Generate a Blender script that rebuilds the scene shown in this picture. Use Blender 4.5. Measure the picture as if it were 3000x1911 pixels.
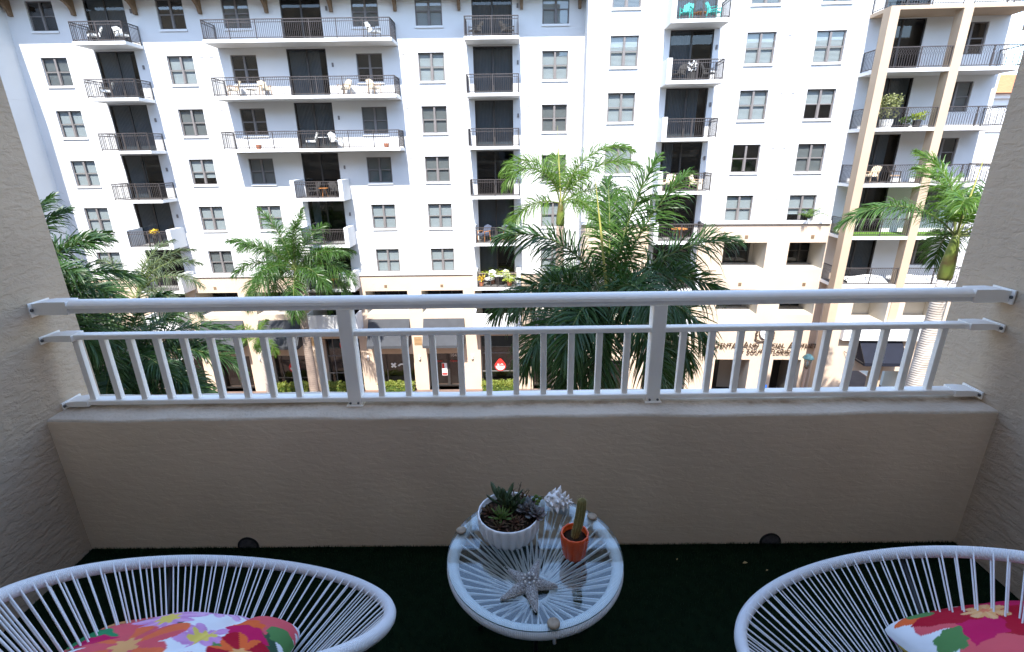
import bpy, math, random
from math import sin, cos, pi, radians
from mathutils import Vector, Matrix, Euler

for _o in list(bpy.data.objects):
    bpy.data.objects.remove(_o)
C = bpy.context.scene.collection
sc = bpy.context.scene
RND = random.Random(7)

# ------------------------------------------------------------------ camera
PITCH, YAW, ROLL = radians(19.0), radians(-0.36), radians(0.72)
fwd = Vector((sin(YAW) * cos(PITCH), cos(YAW) * cos(PITCH), -sin(PITCH)))
rt = Vector((cos(YAW), -sin(YAW), 0))
dn = fwd.cross(rt)
R_ = rt * cos(ROLL) + dn * sin(ROLL)
D_ = -rt * sin(ROLL) + dn * cos(ROLL)
cam = bpy.data.cameras.new('camera')
camo = bpy.data.objects.new('camera', cam)
C.objects.link(camo)
cam.sensor_width = 36.0
cam.sensor_fit = 'HORIZONTAL'
cam.lens = 36.0 * 1450 / 3000
cam.clip_start = 0.05
cam.clip_end = 1000
camo.matrix_world = Matrix(((R_.x, -D_.x, -fwd.x, 0), (R_.y, -D_.y, -fwd.y, 0), (R_.z, -D_.z, -fwd.z, 1.6), (0, 0, 0, 1)))
sc.camera = camo

# ------------------------------------------------------------------ sky, sun, exposure
SUNV = Vector((0.093, 1.0, -1.453)).normalized()
w = bpy.data.worlds.new('World')
sc.world = w
w.use_nodes = True
nt = w.node_tree
bg = nt.nodes['Background']
sky = nt.nodes.new('ShaderNodeTexSky')
sky.sky_type = 'NISHITA'
sky.sun_disc = False
sky.sun_elevation = math.asin(-SUNV.z)
sky.sun_rotation = math.atan2(-SUNV.x, -SUNV.y)
sky.air_density = 1.0
sky.dust_density = 0.4
nt.links.new(sky.outputs[0], bg.inputs[0])
bg.inputs[1].default_value = 0.15
sun = bpy.data.lights.new('sun', 'SUN')
sun.energy = 2.3
sun.angle = radians(0.53)
sun.color = (1.0, 0.96, 0.90)
suno = bpy.data.objects.new('sun', sun)
C.objects.link(suno)
suno.rotation_euler = SUNV.to_track_quat('-Z', 'Y').to_euler()
vs = sc.view_settings
sc.display_settings.display_device = 'sRGB'
vs.view_transform = 'Standard'
vs.look = 'None'
vs.gamma = 1
vs.use_curve_mapping = False
vs.exposure = 2.4
sc.cycles.use_denoising = True
sc.cycles.max_bounces = 10
sc.cycles.diffuse_bounces = 5
sc.cycles.glossy_bounces = 4
sc.cycles.transparent_max_bounces = 24
sc.cycles.caustics_reflective = False
sc.cycles.caustics_refractive = False
sc.cycles.sample_clamp_indirect = 6.0

# ------------------------------------------------------------------ materials
MATS = {}


def nn(t, kind, **kw):
    n = t.nodes.new(kind)
    for k, v in kw.items():
        setattr(n, k, v)
    return n


def mat(name, rgb, rough=0.8, spec=0.3, var=0.0, vscale=4.0, bump=0.0, bscale=60.0, stretch=(1, 1, 1), metal=0.0, trans=0.0, coat=0.0, sheen=0.0, rgb2=None, coord='Object'):
    m = bpy.data.materials.new(name)
    MATS[name] = m
    m.use_nodes = True
    t = m.node_tree
    b = t.nodes['Principled BSDF']
    b.inputs['Base Color'].default_value = (*rgb, 1)
    b.inputs['Roughness'].default_value = rough
    b.inputs['Specular IOR Level'].default_value = spec
    b.inputs['Metallic'].default_value = metal
    if coat:
        b.inputs['Coat Weight'].default_value = coat
    if var or bump:
        tc = nn(t, 'ShaderNodeTexCoord')
        mp = nn(t, 'ShaderNodeMapping')
        mp.inputs['Scale'].default_value = stretch
        t.links.new(tc.outputs[coord], mp.inputs[0])
    if var:
        n1 = nn(t, 'ShaderNodeTexNoise')
        n1.inputs['Scale'].default_value = vscale
        n1.inputs['Detail'].default_value = 5
        t.links.new(mp.outputs[0], n1.inputs['Vector'])
        mx = nn(t, 'ShaderNodeMix', data_type='RGBA')
        c2 = rgb2 or tuple(max(0, c * (1 - var)) for c in rgb)
        mx.inputs[6].default_value = (*rgb, 1)
        mx.inputs[7].default_value = (*c2, 1)
        rp = nn(t, 'ShaderNodeMapRange')
        rp.inputs[1].default_value = 0.35
        rp.inputs[2].default_value = 0.7
        t.links.new(n1.outputs['Fac'], rp.inputs[0])
        t.links.new(rp.outputs[0], mx.inputs[0])
        t.links.new(mx.outputs[2], b.inputs['Base Color'])
    if bump:
        n2 = nn(t, 'ShaderNodeTexNoise')
        n2.inputs['Scale'].default_value = bscale
        n2.inputs['Detail'].default_value = 4
        t.links.new(mp.outputs[0], n2.inputs['Vector'])
        bp = nn(t, 'ShaderNodeBump')
        bp.inputs['Strength'].default_value = min(1.0, bump)
        bp.inputs['Distance'].default_value = 0.01 * max(1.0, bump)
        t.links.new(n2.outputs['Fac'], bp.inputs['Height'])
        t.links.new(bp.outputs[0], b.inputs['Normal'])
    return m


def glass_mat(name, tint, ior=1.5, rough=0.0, boost=0.0):
    """thin pane: clear tinted transmission plus a mirror reflection by Fresnel"""
    m = bpy.data.materials.new(name)
    MATS[name] = m
    m.use_nodes = True
    t = m.node_tree
    for n in list(t.nodes):
        t.nodes.remove(n)
    o = nn(t, 'ShaderNodeOutputMaterial')
    tr = nn(t, 'ShaderNodeBsdfTransparent')
    tr.inputs[0].default_value = (*tint, 1)
    gl = nn(t, 'ShaderNodeBsdfGlossy')
    gl.inputs['Roughness'].default_value = rough
    fr = nn(t, 'ShaderNodeFresnel')
    ge = nn(t, 'ShaderNodeNewGeometry')
    ei = nn(t, 'ShaderNodeMath', operation='MULTIPLY_ADD')
    t.links.new(ge.outputs['Backfacing'], ei.inputs[0])
    ei.inputs[1].default_value = 1.0 / ior - ior
    ei.inputs[2].default_value = ior
    t.links.new(ei.outputs[0], fr.inputs[0])
    mx = nn(t, 'ShaderNodeMixShader')
    src = fr.outputs[0]
    if boost:
        ad = nn(t, 'ShaderNodeMath', operation='ADD')
        ad.inputs[1].default_value = boost
        t.links.new(fr.outputs[0], ad.inputs[0])
        src = ad.outputs[0]
    t.links.new(src, mx.inputs[0])
    t.links.new(tr.outputs[0], mx.inputs[1])
    t.links.new(gl.outputs[0], mx.inputs[2])
    t.links.new(mx.outputs[0], o.inputs[0])
    return m


def wrap_mat(name, rgb, pitch_u, rough=0.45):
    """cord wound round a tube: ridges across the tube's length (UV u, in metres)"""
    m = mat(name, rgb, rough, 0.4)
    t = m.node_tree
    b = t.nodes['Principled BSDF']
    uv = nn(t, 'ShaderNodeUVMap')
    sp = nn(t, 'ShaderNodeSeparateXYZ')
    t.links.new(uv.outputs[0], sp.inputs[0])
    mu = nn(t, 'ShaderNodeMath', operation='MULTIPLY')
    mu.inputs[1].default_value = 2 * pi / pitch_u
    t.links.new(sp.outputs[0], mu.inputs[0])
    sn = nn(t, 'ShaderNodeMath', operation='SINE')
    t.links.new(mu.outputs[0], sn.inputs[0])
    bp = nn(t, 'ShaderNodeBump')
    bp.inputs['Strength'].default_value = 0.7
    bp.inputs['Distance'].default_value = 0.0012
    t.links.new(sn.outputs[0], bp.inputs['Height'])
    t.links.new(bp.outputs[0], b.inputs['Normal'])
    return m


mat('white_stucco', (0.62, 0.62, 0.615), 0.9, 0.15, 0.05, 0.6, 0.35, 25)
mat('white_trim', (0.68, 0.68, 0.67), 0.75, 0.2, 0.04, 2.0, 0.1, 40)
mat('loggia_paint', (0.50, 0.46, 0.40), 0.9, 0.1, 0.06, 1.0)
mat('soffit_white', (0.60, 0.59, 0.57), 0.9, 0.1, 0.05, 1.0)
mat('beige_stucco', (0.58, 0.46, 0.355), 0.9, 0.15, 0.07, 0.7, 0.3, 25)
mat('tan_stucco', (0.46, 0.35, 0.25), 0.9, 0.15, 0.08, 0.8, 0.3, 25)
mat('bronze_metal', (0.040, 0.036, 0.034), 0.45, 0.4, 0.2, 3.0)
mat('rail_metal', (0.065, 0.055, 0.052), 0.5, 0.35, 0.2, 3.0)
mat('frame_taupe', (0.17, 0.155, 0.15), 0.55, 0.3, 0.1, 3.0)
mat('blind_white', (0.42, 0.43, 0.43), 0.7, 0.2, 0.03, 2)
mat('blind_grey', (0.22, 0.22, 0.215), 0.7, 0.2, 0.05, 2)
mat('curtain_grey', (0.24, 0.26, 0.28), 0.9, 0.1, 0.1, 2)
mat('room_shade', (0.022, 0.02, 0.019), 0.9, 0.1, 0.2, 1)  # near-black that paints in the dimness of unlit rooms
mat('awning_fabric', (0.060, 0.063, 0.070), 0.85, 0.15, 0.15, 2.0, 0.1, 80)
mat('navy_fabric', (0.012, 0.014, 0.024), 0.8, 0.2, 0.2, 2.0, 0.1, 80)
mat('bracket_wood', (0.20, 0.135, 0.085), 0.8, 0.2, 0.25, 4.0)
mat('roof_tile', (0.50, 0.17, 0.075), 0.85, 0.15, 0.25, 3.0)
mat('letter_bronze', (0.06, 0.035, 0.02), 0.5, 0.4)
mat('letter_white', (0.8, 0.8, 0.8), 0.6, 0.3)
mat('sign_red', (0.62, 0.035, 0.03), 0.5, 0.4)
mat('sign_blue', (0.02, 0.13, 0.62), 0.5, 0.4)
mat('louver_wood', (0.42, 0.27, 0.14), 0.8, 0.2, 0.1)
mat('lamp_green', (0.09, 0.20, 0.19), 0.4, 0.5)
mat('lamp_post_tan', (0.35, 0.22, 0.15), 0.6, 0.3, 0.1)
glass_mat('pane_glass', (0.72, 0.77, 0.78), 1.55, 0.0, 0.03)
glass_mat('door_glass', (0.46, 0.50, 0.52), 1.5, 0.0, 0.0)
glass_mat('shop_glass', (0.60, 0.62, 0.62), 1.5, 0.0, 0.04)
glass_mat('table_glass', (0.93, 0.96, 0.95), 1.6, 0.0, 0.02)
glass_mat('lamp_glass', (0.85, 0.88, 0.88), 1.45, 0.05, 0.05)
mat('tile_grey', (0.20, 0.195, 0.19), 0.8, 0.3, 0.15, 2.0)
mat('asphalt', (0.05, 0.05, 0.052), 0.9, 0.2, 0.25, 1.5, 0.3, 60)
mat('paver_brick', (0.20, 0.135, 0.11), 0.9, 0.2, 0.2, 2.0, 0.3, 20)
mat('concrete', (0.26, 0.25, 0.24), 0.9, 0.2, 0.1, 1.0, 0.2, 40)
mat('road_paint', (0.75, 0.75, 0.72), 0.8, 0.2)
mat('soil', (0.035, 0.022, 0.014), 1.0, 0.1, 0.4, 60, 0.6, 200)
mat('railing_paint', (0.88, 0.84, 0.78), 0.38, 0.45, 0.06, 6.0, 0.06, 120)
mat('bolt_steel', (0.12, 0.12, 0.12), 0.45, 0.4, 0, metal=0.7)
mat('black_steel', (0.012, 0.012, 0.013), 0.4, 0.4)
mat('turf_base', (0.006, 0.014, 0.006), 1.0, 0.05, 0.4, 30)
mat('turf_blade', (0.007, 0.026, 0.008), 0.75, 0.15, 0.4, 9)
mat('cord_white', (0.74, 0.74, 0.75), 0.42, 0.4)
wrap_mat('cord_wrap', (0.74, 0.74, 0.75), 0.0052)
wrap_mat('cord_wrap_table', (0.74, 0.74, 0.75), 0.0048)
mat('ceramic_white', (0.78, 0.77, 0.77), 0.16, 0.5, coat=0.3)
mat('ceramic_orange', (0.72, 0.085, 0.012), 0.22, 0.5, 0.12, 30, coat=0.2)
mat('ceramic_red_terracotta', (0.45, 0.17, 0.09), 0.8, 0.2)
mat('shell_white', (0.80, 0.76, 0.72), 0.35, 0.4, 0.1, 30)
mat('starfish_grey', (0.58, 0.55, 0.52), 0.85, 0.2, 0.75, 260, 1.0, 280, rgb2=(0.17, 0.155, 0.145))
mat('starfish_knob', (0.72, 0.70, 0.67), 0.6, 0.3)
mat('cork', (0.36, 0.27, 0.18), 0.5, 0.4, 0.4, 90)
mat('cactus_green', (0.24, 0.20, 0.075), 0.8, 0.2, 0.4, 60)
mat('cactus_spine', (0.50, 0.40, 0.16), 0.7, 0.2)
mat('succulent_green', (0.055, 0.085, 0.035), 0.5, 0.35, 0.4, 40)
mat('succulent_lime', (0.12, 0.19, 0.04), 0.5, 0.35, 0.3, 40)
mat('succulent_blue', (0.14, 0.15, 0.145), 0.55, 0.3, 0.4, 40, rgb2=(0.12, 0.07, 0.065))
mat('succulent_red', (0.11, 0.04, 0.028), 0.55, 0.3, 0.3, 40, rgb2=(0.07, 0.06, 0.02))
mat('rubber_grey', (0.11, 0.105, 0.11), 0.8, 0.2, 0.4, 60, 0.5, 200)
mat('dry_leaf', (0.40, 0.30, 0.14), 0.8, 0.2)
mat('chair_dark', (0.05, 0.048, 0.045), 0.6, 0.3)
mat('chair_white', (0.72, 0.72, 0.70), 0.6, 0.3)
mat('chair_cream', (0.70, 0.60, 0.45), 0.7, 0.2)
mat('chair_teal', (0.05, 0.42, 0.36), 0.5, 0.4)
mat('chair_wood', (0.48, 0.19, 0.05), 0.6, 0.3, 0.2, 5)
mat('chair_tan', (0.38, 0.27, 0.18), 0.7, 0.2)
mat('cushion_blue', (0.075, 0.09, 0.13), 0.9, 0.1)
mat('cushion_white', (0.75, 0.76, 0.74), 0.9, 0.1)
mat('flower_white', (0.8, 0.8, 0.78), 0.7, 0.2)
mat('flower_yellow', (0.75, 0.52, 0.05), 0.7, 0.2)
mat('lawn_rug', (0.10, 0.20, 0.03), 0.9, 0.1, 0.3, 10)


def leaf_mat(name, rgb, rgb2, rough=0.45, trans=0.35, scale=1.2):
    m = mat(name, rgb, rough, 0.35, 0.5, scale, rgb2=rgb2)
    t = m.node_tree
    b = t.nodes['Principled BSDF']
    o = [n for n in t.nodes if n.type == 'OUTPUT_MATERIAL'][0]
    tl = nn(t, 'ShaderNodeBsdfTranslucent')
    tl.inputs[0].default_value = (rgb[0] * 1.5, rgb[1] * 1.6, rgb[2] * 0.7, 1)
    mx = nn(t, 'ShaderNodeMixShader')
    mx.inputs[0].default_value = trans
    t.links.new(b.outputs[0], mx.inputs[1])
    t.links.new(tl.outputs[0], mx.inputs[2])
    t.links.new(mx.outputs[0], o.inputs[0])
    return m


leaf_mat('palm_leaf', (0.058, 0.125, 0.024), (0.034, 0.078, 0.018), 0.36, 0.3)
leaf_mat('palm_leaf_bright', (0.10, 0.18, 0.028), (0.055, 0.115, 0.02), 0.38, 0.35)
leaf_mat('palm_leaf_shaded', (0.040, 0.088, 0.024), (0.024, 0.056, 0.016), 0.4, 0.25)  # palm leaf green with shade mixed into the colour
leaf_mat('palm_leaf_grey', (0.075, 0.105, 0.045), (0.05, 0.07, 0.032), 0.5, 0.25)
mat('palm_rachis', (0.16, 0.19, 0.06), 0.5, 0.3, 0.3, 6)
mat('palm_spear', (0.38, 0.36, 0.10), 0.5, 0.3)
leaf_mat('hedge_leaf', (0.25, 0.27, 0.06), (0.12, 0.17, 0.03), 0.5, 0.3, 3)
leaf_mat('plant_leaf', (0.09, 0.16, 0.03), (0.06, 0.10, 0.03), 0.5, 0.3, 3)
leaf_mat('plant_pale', (0.25, 0.26, 0.13), (0.15, 0.17, 0.07), 0.6, 0.3, 3)
leaf_mat('plant_lime', (0.35, 0.40, 0.04), (0.2, 0.28, 0.03), 0.5, 0.3, 3)
mat('crownshaft_green', (0.13, 0.17, 0.035), 0.45, 0.3, 0.35, 2.5, rgb2=(0.10, 0.06, 0.025))


def trunk_mat(name, rgb, rgb2, bst=0.22, freq=44.0):
    m = mat(name, rgb, 0.85, 0.2, 0.5, 1.5, rgb2=rgb2)
    t = m.node_tree
    b = t.nodes['Principled BSDF']
    tc = nn(t, 'ShaderNodeTexCoord')
    sp = nn(t, 'ShaderNodeSeparateXYZ')
    t.links.new(tc.outputs['Object'], sp.inputs[0])
    nz = nn(t, 'ShaderNodeTexNoise')
    nz.inputs['Scale'].default_value = 2.0
    ad = nn(t, 'ShaderNodeMath', operation='MULTIPLY_ADD')
    t.links.new(nz.outputs['Fac'], ad.inputs[0])
    ad.inputs[1].default_value = 0.12
    t.links.new(sp.outputs[2], ad.inputs[2])
    mu = nn(t, 'ShaderNodeMath', operation='MULTIPLY')
    mu.inputs[1].default_value = freq
    t.links.new(ad.outputs[0], mu.inputs[0])
    sn = nn(t, 'ShaderNodeMath', operation='SINE')
    t.links.new(mu.outputs[0], sn.inputs[0])
    bp = nn(t, 'ShaderNodeBump')
    bp.inputs['Strength'].default_value = bst
    bp.inputs['Distance'].default_value = 0.03
    t.links.new(sn.outputs[0], bp.inputs['Height'])
    t.links.new(bp.outputs[0], b.inputs['Normal'])
    return m


trunk_mat('trunk_grey', (0.30, 0.235, 0.19), (0.20, 0.15, 0.125))
trunk_mat('trunk_pale', (0.52, 0.47, 0.42), (0.36, 0.31, 0.27), 0.3, 60.0)


def stucco_mat(name, rgb, stretch, dist):
    """knock-down stucco: wavy combed ridges plus blobs, with a few dark pits"""
    m = mat(name, rgb, 0.92, 0.15, 0.24, 1.1)
    t = m.node_tree
    b = t.nodes['Principled BSDF']
    tc = nn(t, 'ShaderNodeTexCoord')
    mp = nn(t, 'ShaderNodeMapping')
    mp.inputs['Scale'].default_value = stretch
    t.links.new(tc.outputs['Object'], mp.inputs[0])
    n1 = nn(t, 'ShaderNodeTexNoise')
    n1.inputs['Scale'].default_value = 22.0
    n1.inputs['Detail'].default_value = 6
    n1.inputs['Roughness'].default_value = 0.6
    n1.inputs['Distortion'].default_value = 0.35
    t.links.new(mp.outputs[0], n1.inputs['Vector'])
    n2 = nn(t, 'ShaderNodeTexNoise')
    n2.inputs['Scale'].default_value = 60.0
    n2.inputs['Detail'].default_value = 4
    t.links.new(tc.outputs['Object'], n2.inputs['Vector'])
    mr = nn(t, 'ShaderNodeMapRange', interpolation_type='SMOOTHSTEP')
    mr.inputs[1].default_value = 0.38
    mr.inputs[2].default_value = 0.62
    t.links.new(n1.outputs['Fac'], mr.inputs[0])
    ma = nn(t, 'ShaderNodeMath', operation='MULTIPLY_ADD')
    t.links.new(n2.outputs['Fac'], ma.inputs[0])
    ma.inputs[1].default_value = 0.5
    t.links.new(mr.outputs[0], ma.inputs[2])
    bp = nn(t, 'ShaderNodeBump')
    bp.inputs['Strength'].default_value = 1.0
    bp.inputs['Distance'].default_value = dist
    t.links.new(ma.outputs[0], bp.inputs['Height'])
    t.links.new(bp.outputs[0], b.inputs['Normal'])
    return m


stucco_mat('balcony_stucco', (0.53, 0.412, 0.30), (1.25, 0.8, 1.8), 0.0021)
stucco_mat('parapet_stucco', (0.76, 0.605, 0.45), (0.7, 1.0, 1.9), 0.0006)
mat('bounce_white', (0.84, 0.83, 0.80), 0.9, 0.1, 0.05, 1)  # bright white chosen to bounce light into the balcony

def specks(name, scale, lo, hi, col):
    m = MATS[name]
    t = m.node_tree
    b = t.nodes['Principled BSDF']
    base = b.inputs['Base Color'].links[0].from_socket
    tc = nn(t, 'ShaderNodeTexCoord')
    n1 = nn(t, 'ShaderNodeTexNoise')
    n1.inputs['Scale'].default_value = scale
    n1.inputs['Detail'].default_value = 6
    n1.inputs['Roughness'].default_value = 0.65
    t.links.new(tc.outputs['Object'], n1.inputs['Vector'])
    r2 = nn(t, 'ShaderNodeMapRange')
    r2.inputs[1].default_value = lo
    r2.inputs[2].default_value = hi
    t.links.new(n1.outputs['Fac'], r2.inputs[0])
    mx = nn(t, 'ShaderNodeMix', data_type='RGBA')
    t.links.new(r2.outputs[0], mx.inputs[0])
    t.links.new(base, mx.inputs[6])
    mx.inputs[7].default_value = (*col, 1)
    t.links.new(mx.outputs[2], b.inputs['Base Color'])


specks('railing_paint', 26.0, 0.70, 0.80, (0.25, 0.21, 0.18))
specks('balcony_stucco', 9.0, 0.72, 0.80, (0.22, 0.18, 0.15))
# dirt along the parapet's top: rusty brown runs with their own shape
def cap_mat():
    m = mat('cap_stucco', (0.62, 0.525, 0.42), 0.9, 0.15, 0.15, 3.0, 0.5, 55)
    t = m.node_tree
    b = t.nodes['Principled BSDF']
    base = b.inputs['Base Color'].links[0].from_socket
    tc = nn(t, 'ShaderNodeTexCoord')
    sp = nn(t, 'ShaderNodeSeparateXYZ')
    t.links.new(tc.outputs['Object'], sp.inputs[0])
    d = nn(t, 'ShaderNodeMath', operation='SUBTRACT')
    t.links.new(sp.outputs[1], d.inputs[0])
    d.inputs[1].default_value = 1.815
    ab = nn(t, 'ShaderNodeMath', operation='ABSOLUTE')
    t.links.new(d.outputs[0], ab.inputs[0])
    mr = nn(t, 'ShaderNodeMapRange')
    mr.inputs[1].default_value = 0.0
    mr.inputs[2].default_value = 0.045
    mr.inputs[3].default_value = 1.0
    mr.inputs[4].default_value = 0.0
    t.links.new(ab.outputs[0], mr.inputs[0])
    n1 = nn(t, 'ShaderNodeTexNoise')
    n1.inputs['Scale'].default_value = 9.0
    n1.inputs['Detail'].default_value = 8
    n1.inputs['Roughness'].default_value = 0.7
    t.links.new(tc.outputs['Object'], n1.inputs['Vector'])
    r2 = nn(t, 'ShaderNodeMapRange')
    r2.inputs[1].default_value = 0.42
    r2.inputs[2].default_value = 0.72
    t.links.new(n1.outputs['Fac'], r2.inputs[0])
    mu = nn(t, 'ShaderNodeMath', operation='MULTIPLY')
    t.links.new(mr.outputs[0], mu.inputs[0])
    t.links.new(r2.outputs[0], mu.inputs[1])
    mx = nn(t, 'ShaderNodeMix', data_type='RGBA')
    t.links.new(mu.outputs[0], mx.inputs[0])
    t.links.new(base, mx.inputs[6])
    mx.inputs[7].default_value = (0.20, 0.125, 0.07, 1)
    t.links.new(mx.outputs[2], b.inputs['Base Color'])


cap_mat()
# printed cloth: colour comes from the print stored on the mesh
def print_mat():
    m = mat('printed_cloth', (0.8, 0.8, 0.8), 0.85, 0.15)
    t = m.node_tree
    b = t.nodes['Principled BSDF']
    a = nn(t, 'ShaderNodeVertexColor')
    a.layer_name = 'print'
    t.links.new(a.outputs[0], b.inputs['Base Color'])
    tc = nn(t, 'ShaderNodeTexCoord')
    n2 = nn(t, 'ShaderNodeTexNoise')
    n2.inputs['Scale'].default_value = 9
    n2.inputs['Detail'].default_value = 3
    t.links.new(tc.outputs['Object'], n2.inputs['Vector'])
    bp = nn(t, 'ShaderNodeBump')
    bp.inputs['Strength'].default_value = 0.5
    bp.inputs['Distance'].default_value = 0.02
    t.links.new(n2.outputs['Fac'], bp.inputs['Height'])
    t.links.new(bp.outputs[0], b.inputs['Normal'])


print_mat()


# ------------------------------------------------------------------ mesh helpers
class MB:
    def __init__(s):
        s.v = []
        s.f = []
        s.mi = []
        s.uv = None
        s.cur = 0

    def quad(s, a, b, c, d):
        n = len(s.v)
        s.v += [tuple(a), tuple(b), tuple(c), tuple(d)]
        s.f.append((n, n + 1, n + 2, n + 3))
        s.mi.append(s.cur)
        return s

    def tri(s, a, b, c):
        n = len(s.v)
        s.v += [tuple(a), tuple(b), tuple(c)]
        s.f.append((n, n + 1, n + 2))
        s.mi.append(s.cur)
        return s

    def poly(s, pts):
        n = len(s.v)
        s.v += [tuple(p) for p in pts]
        s.f.append(tuple(range(n, n + len(pts))))
        s.mi.append(s.cur)
        return s

    def box(s, x0, x1, y0, y1, z0, z1):
        n = len(s.v)
        s.v += [(x0, y0, z0), (x1, y0, z0), (x1, y1, z0), (x0, y1, z0), (x0, y0, z1), (x1, y0, z1), (x1, y1, z1), (x0, y1, z1)]
        for f in ((0, 3, 2, 1), (4, 5, 6, 7), (0, 1, 5, 4), (1, 2, 6, 5), (2, 3, 7, 6), (3, 0, 4, 7)):
            s.f.append(tuple(n + i for i in f))
            s.mi.append(s.cur)
        return s

    def bar(s, a, b, r, sides=6, r2=None, cap=True):
        a = Vector(a)
        b = Vector(b)
        r2 = r if r2 is None else r2
        d = (b - a).normalized()
        u = d.orthogonal().normalized()
        v = d.cross(u)
        n = len(s.v)
        for p, q in ((a, r), (b, r2)):
            for i in range(sides):
                t = 2 * pi * (i + 0.5) / sides
                s.v.append(tuple(p + (u * cos(t) + v * sin(t)) * q))
        for i in range(sides):
            j = (i + 1) % sides
            s.f.append((n + i, n + j, n + sides + j, n + sides + i))
            s.mi.append(s.cur)
        if cap:
            s.f.append(tuple(n + i for i in reversed(range(sides))))
            s.f.append(tuple(n + sides + i for i in range(sides)))
            s.mi += [s.cur, s.cur]
        return s

    def tube(s, pts, rad, sides=8, closed=False, cap=True):
        pts = [Vector(p) for p in pts]
        k = len(pts)
        rr = rad if isinstance(rad, (list, tuple)) else [rad] * k
        n = len(s.v)
        up = None
        for i, p in enumerate(pts):
            if closed:
                d = (pts[(i + 1) % k] - pts[i - 1]).normalized()
            else:
                d = (pts[min(i + 1, k - 1)] - pts[max(i - 1, 0)]).normalized()
            if up is None:
                up = d.orthogonal().normalized()
            u = (up - d * up.dot(d)).normalized()
            up = u
            v = d.cross(u)
            for j in range(sides):
                t = 2 * pi * j / sides
                s.v.append(tuple(p + (u * cos(t) + v * sin(t)) * rr[i]))
        seg = k if closed else k - 1
        for i in range(seg):
            for j in range(sides):
                a = n + i * sides + j
                b = n + i * sides + (j + 1) % sides
                c = n + ((i + 1) % k) * sides + (j + 1) % sides
                d = n + ((i + 1) % k) * sides + j
                s.f.append((a, b, c, d))
                s.mi.append(s.cur)
        if cap and not closed:
            s.f.append(tuple(n + j for j in reversed(range(sides))))
            s.f.append(tuple(n + (k - 1) * sides + j for j in range(sides)))
            s.mi += [s.cur, s.cur]
        return s

    def lathe(s, prof, sides=32, cx=0, cy=0, mod=None, cap=True):
        n = len(s.v)
        for i, (r, z) in enumerate(prof):
            for j in range(sides):
                t = 2 * pi * j / sides
                q = r * (mod(t, i) if mod else 1)
                s.v.append((cx + q * cos(t), cy + q * sin(t), z))
        for i in range(len(prof) - 1):
            for j in range(sides):
                k = (j + 1) % sides
                s.f.append((n + i * sides + j, n + i * sides + k, n + (i + 1) * sides + k, n + (i + 1) * sides + j))
                s.mi.append(s.cur)
        if cap:
            s.f.append(tuple(n + j for j in reversed(range(sides))))
            m = n + (len(prof) - 1) * sides
            s.f.append(tuple(m + j for j in range(sides)))
            s.mi += [s.cur, s.cur]
        return s

    def ball(s, c, r, rings=6, segs=8, sx=1, sy=1, sz=1):
        prof = []
        n = len(s.v)
        for i in range(rings + 1):
            a = -pi / 2 + pi * i / rings
            for j in range(segs):
                t = 2 * pi * j / segs
                s.v.append((c[0] + r * sx * cos(a) * cos(t), c[1] + r * sy * cos(a) * sin(t), c[2] + r * sz * sin(a)))
        for i in range(rings):
            for j in range(segs):
                k = (j + 1) % segs
                s.f.append((n + i * segs + j, n + i * segs + k, n + (i + 1) * segs + k, n + (i + 1) * segs + j))
                s.mi.append(s.cur)
        return s

    def mesh(s, name, mats, smooth=False):
        me = bpy.data.meshes.new(name)
        me.from_pydata(s.v, [], s.f)
        if not isinstance(mats, (list, tuple)):
            mats = [mats]
        for m in mats:
            me.materials.append(MATS[m])
        if len(mats) > 1:
            me.polygons.foreach_set('material_index', s.mi)
        if smooth:
            me.polygons.foreach_set('use_smooth', [True] * len(me.polygons))
        me.update()
        return me

    def build(s, name, mats, parent=None, smooth=False, loc=None):
        return link(name, s.mesh(name, mats, smooth), parent, loc)


def link(name, me, parent=None, loc=None, rot=None):
    o = bpy.data.objects.new(name, me)
    C.objects.link(o)
    if parent:
        o.parent = parent
    if loc is not None:
        o.location = loc
    if rot is not None:
        o.rotation_euler = rot
    return o


def tag(o, label=None, cat=None, group=None, kind=None):
    if label:
        o['label'] = label
    if cat:
        o['category'] = cat
    if group:
        o['group'] = group
    if kind:
        o['kind'] = kind
    return o


def thing(name, label, cat, loc=(0, 0, 0), rz=0, group=None):
    o = link(name, None, None, loc, (0, 0, rz))
    return tag(o, label, cat, group)


def copy_tree(o, parent=None):
    c = o.copy()
    C.objects.link(c)
    c.parent = parent
    for ch in list(o.children):
        copy_tree(ch, c)
    return c


def text(name, s, size, parent, loc, material, extr=0.02, align='LEFT', rot=(pi / 2, 0, 0), sx=1.0):
    """lettering as a mesh; returns the object, its width is in o['w']"""
    cu = bpy.data.curves.new(name, 'FONT')
    cu.body = s
    cu.size = size
    cu.extrude = extr
    cu.resolution_u = 2
    tmp = bpy.data.objects.new(name, cu)
    C.objects.link(tmp)
    dg = bpy.context.evaluated_depsgraph_get()
    me = bpy.data.meshes.new_from_object(tmp.evaluated_get(dg))
    bpy.data.objects.remove(tmp)
    bpy.data.curves.remove(cu)
    me.name = name
    me.materials.clear()
    me.materials.append(MATS[material])
    o = link(name, me, parent, loc, rot)
    o.scale = (sx, 1, 1)
    TEXTW[0] = max((v.co.x for v in me.vertices), default=0) * sx
    return o


TEXTW = [0]


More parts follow.
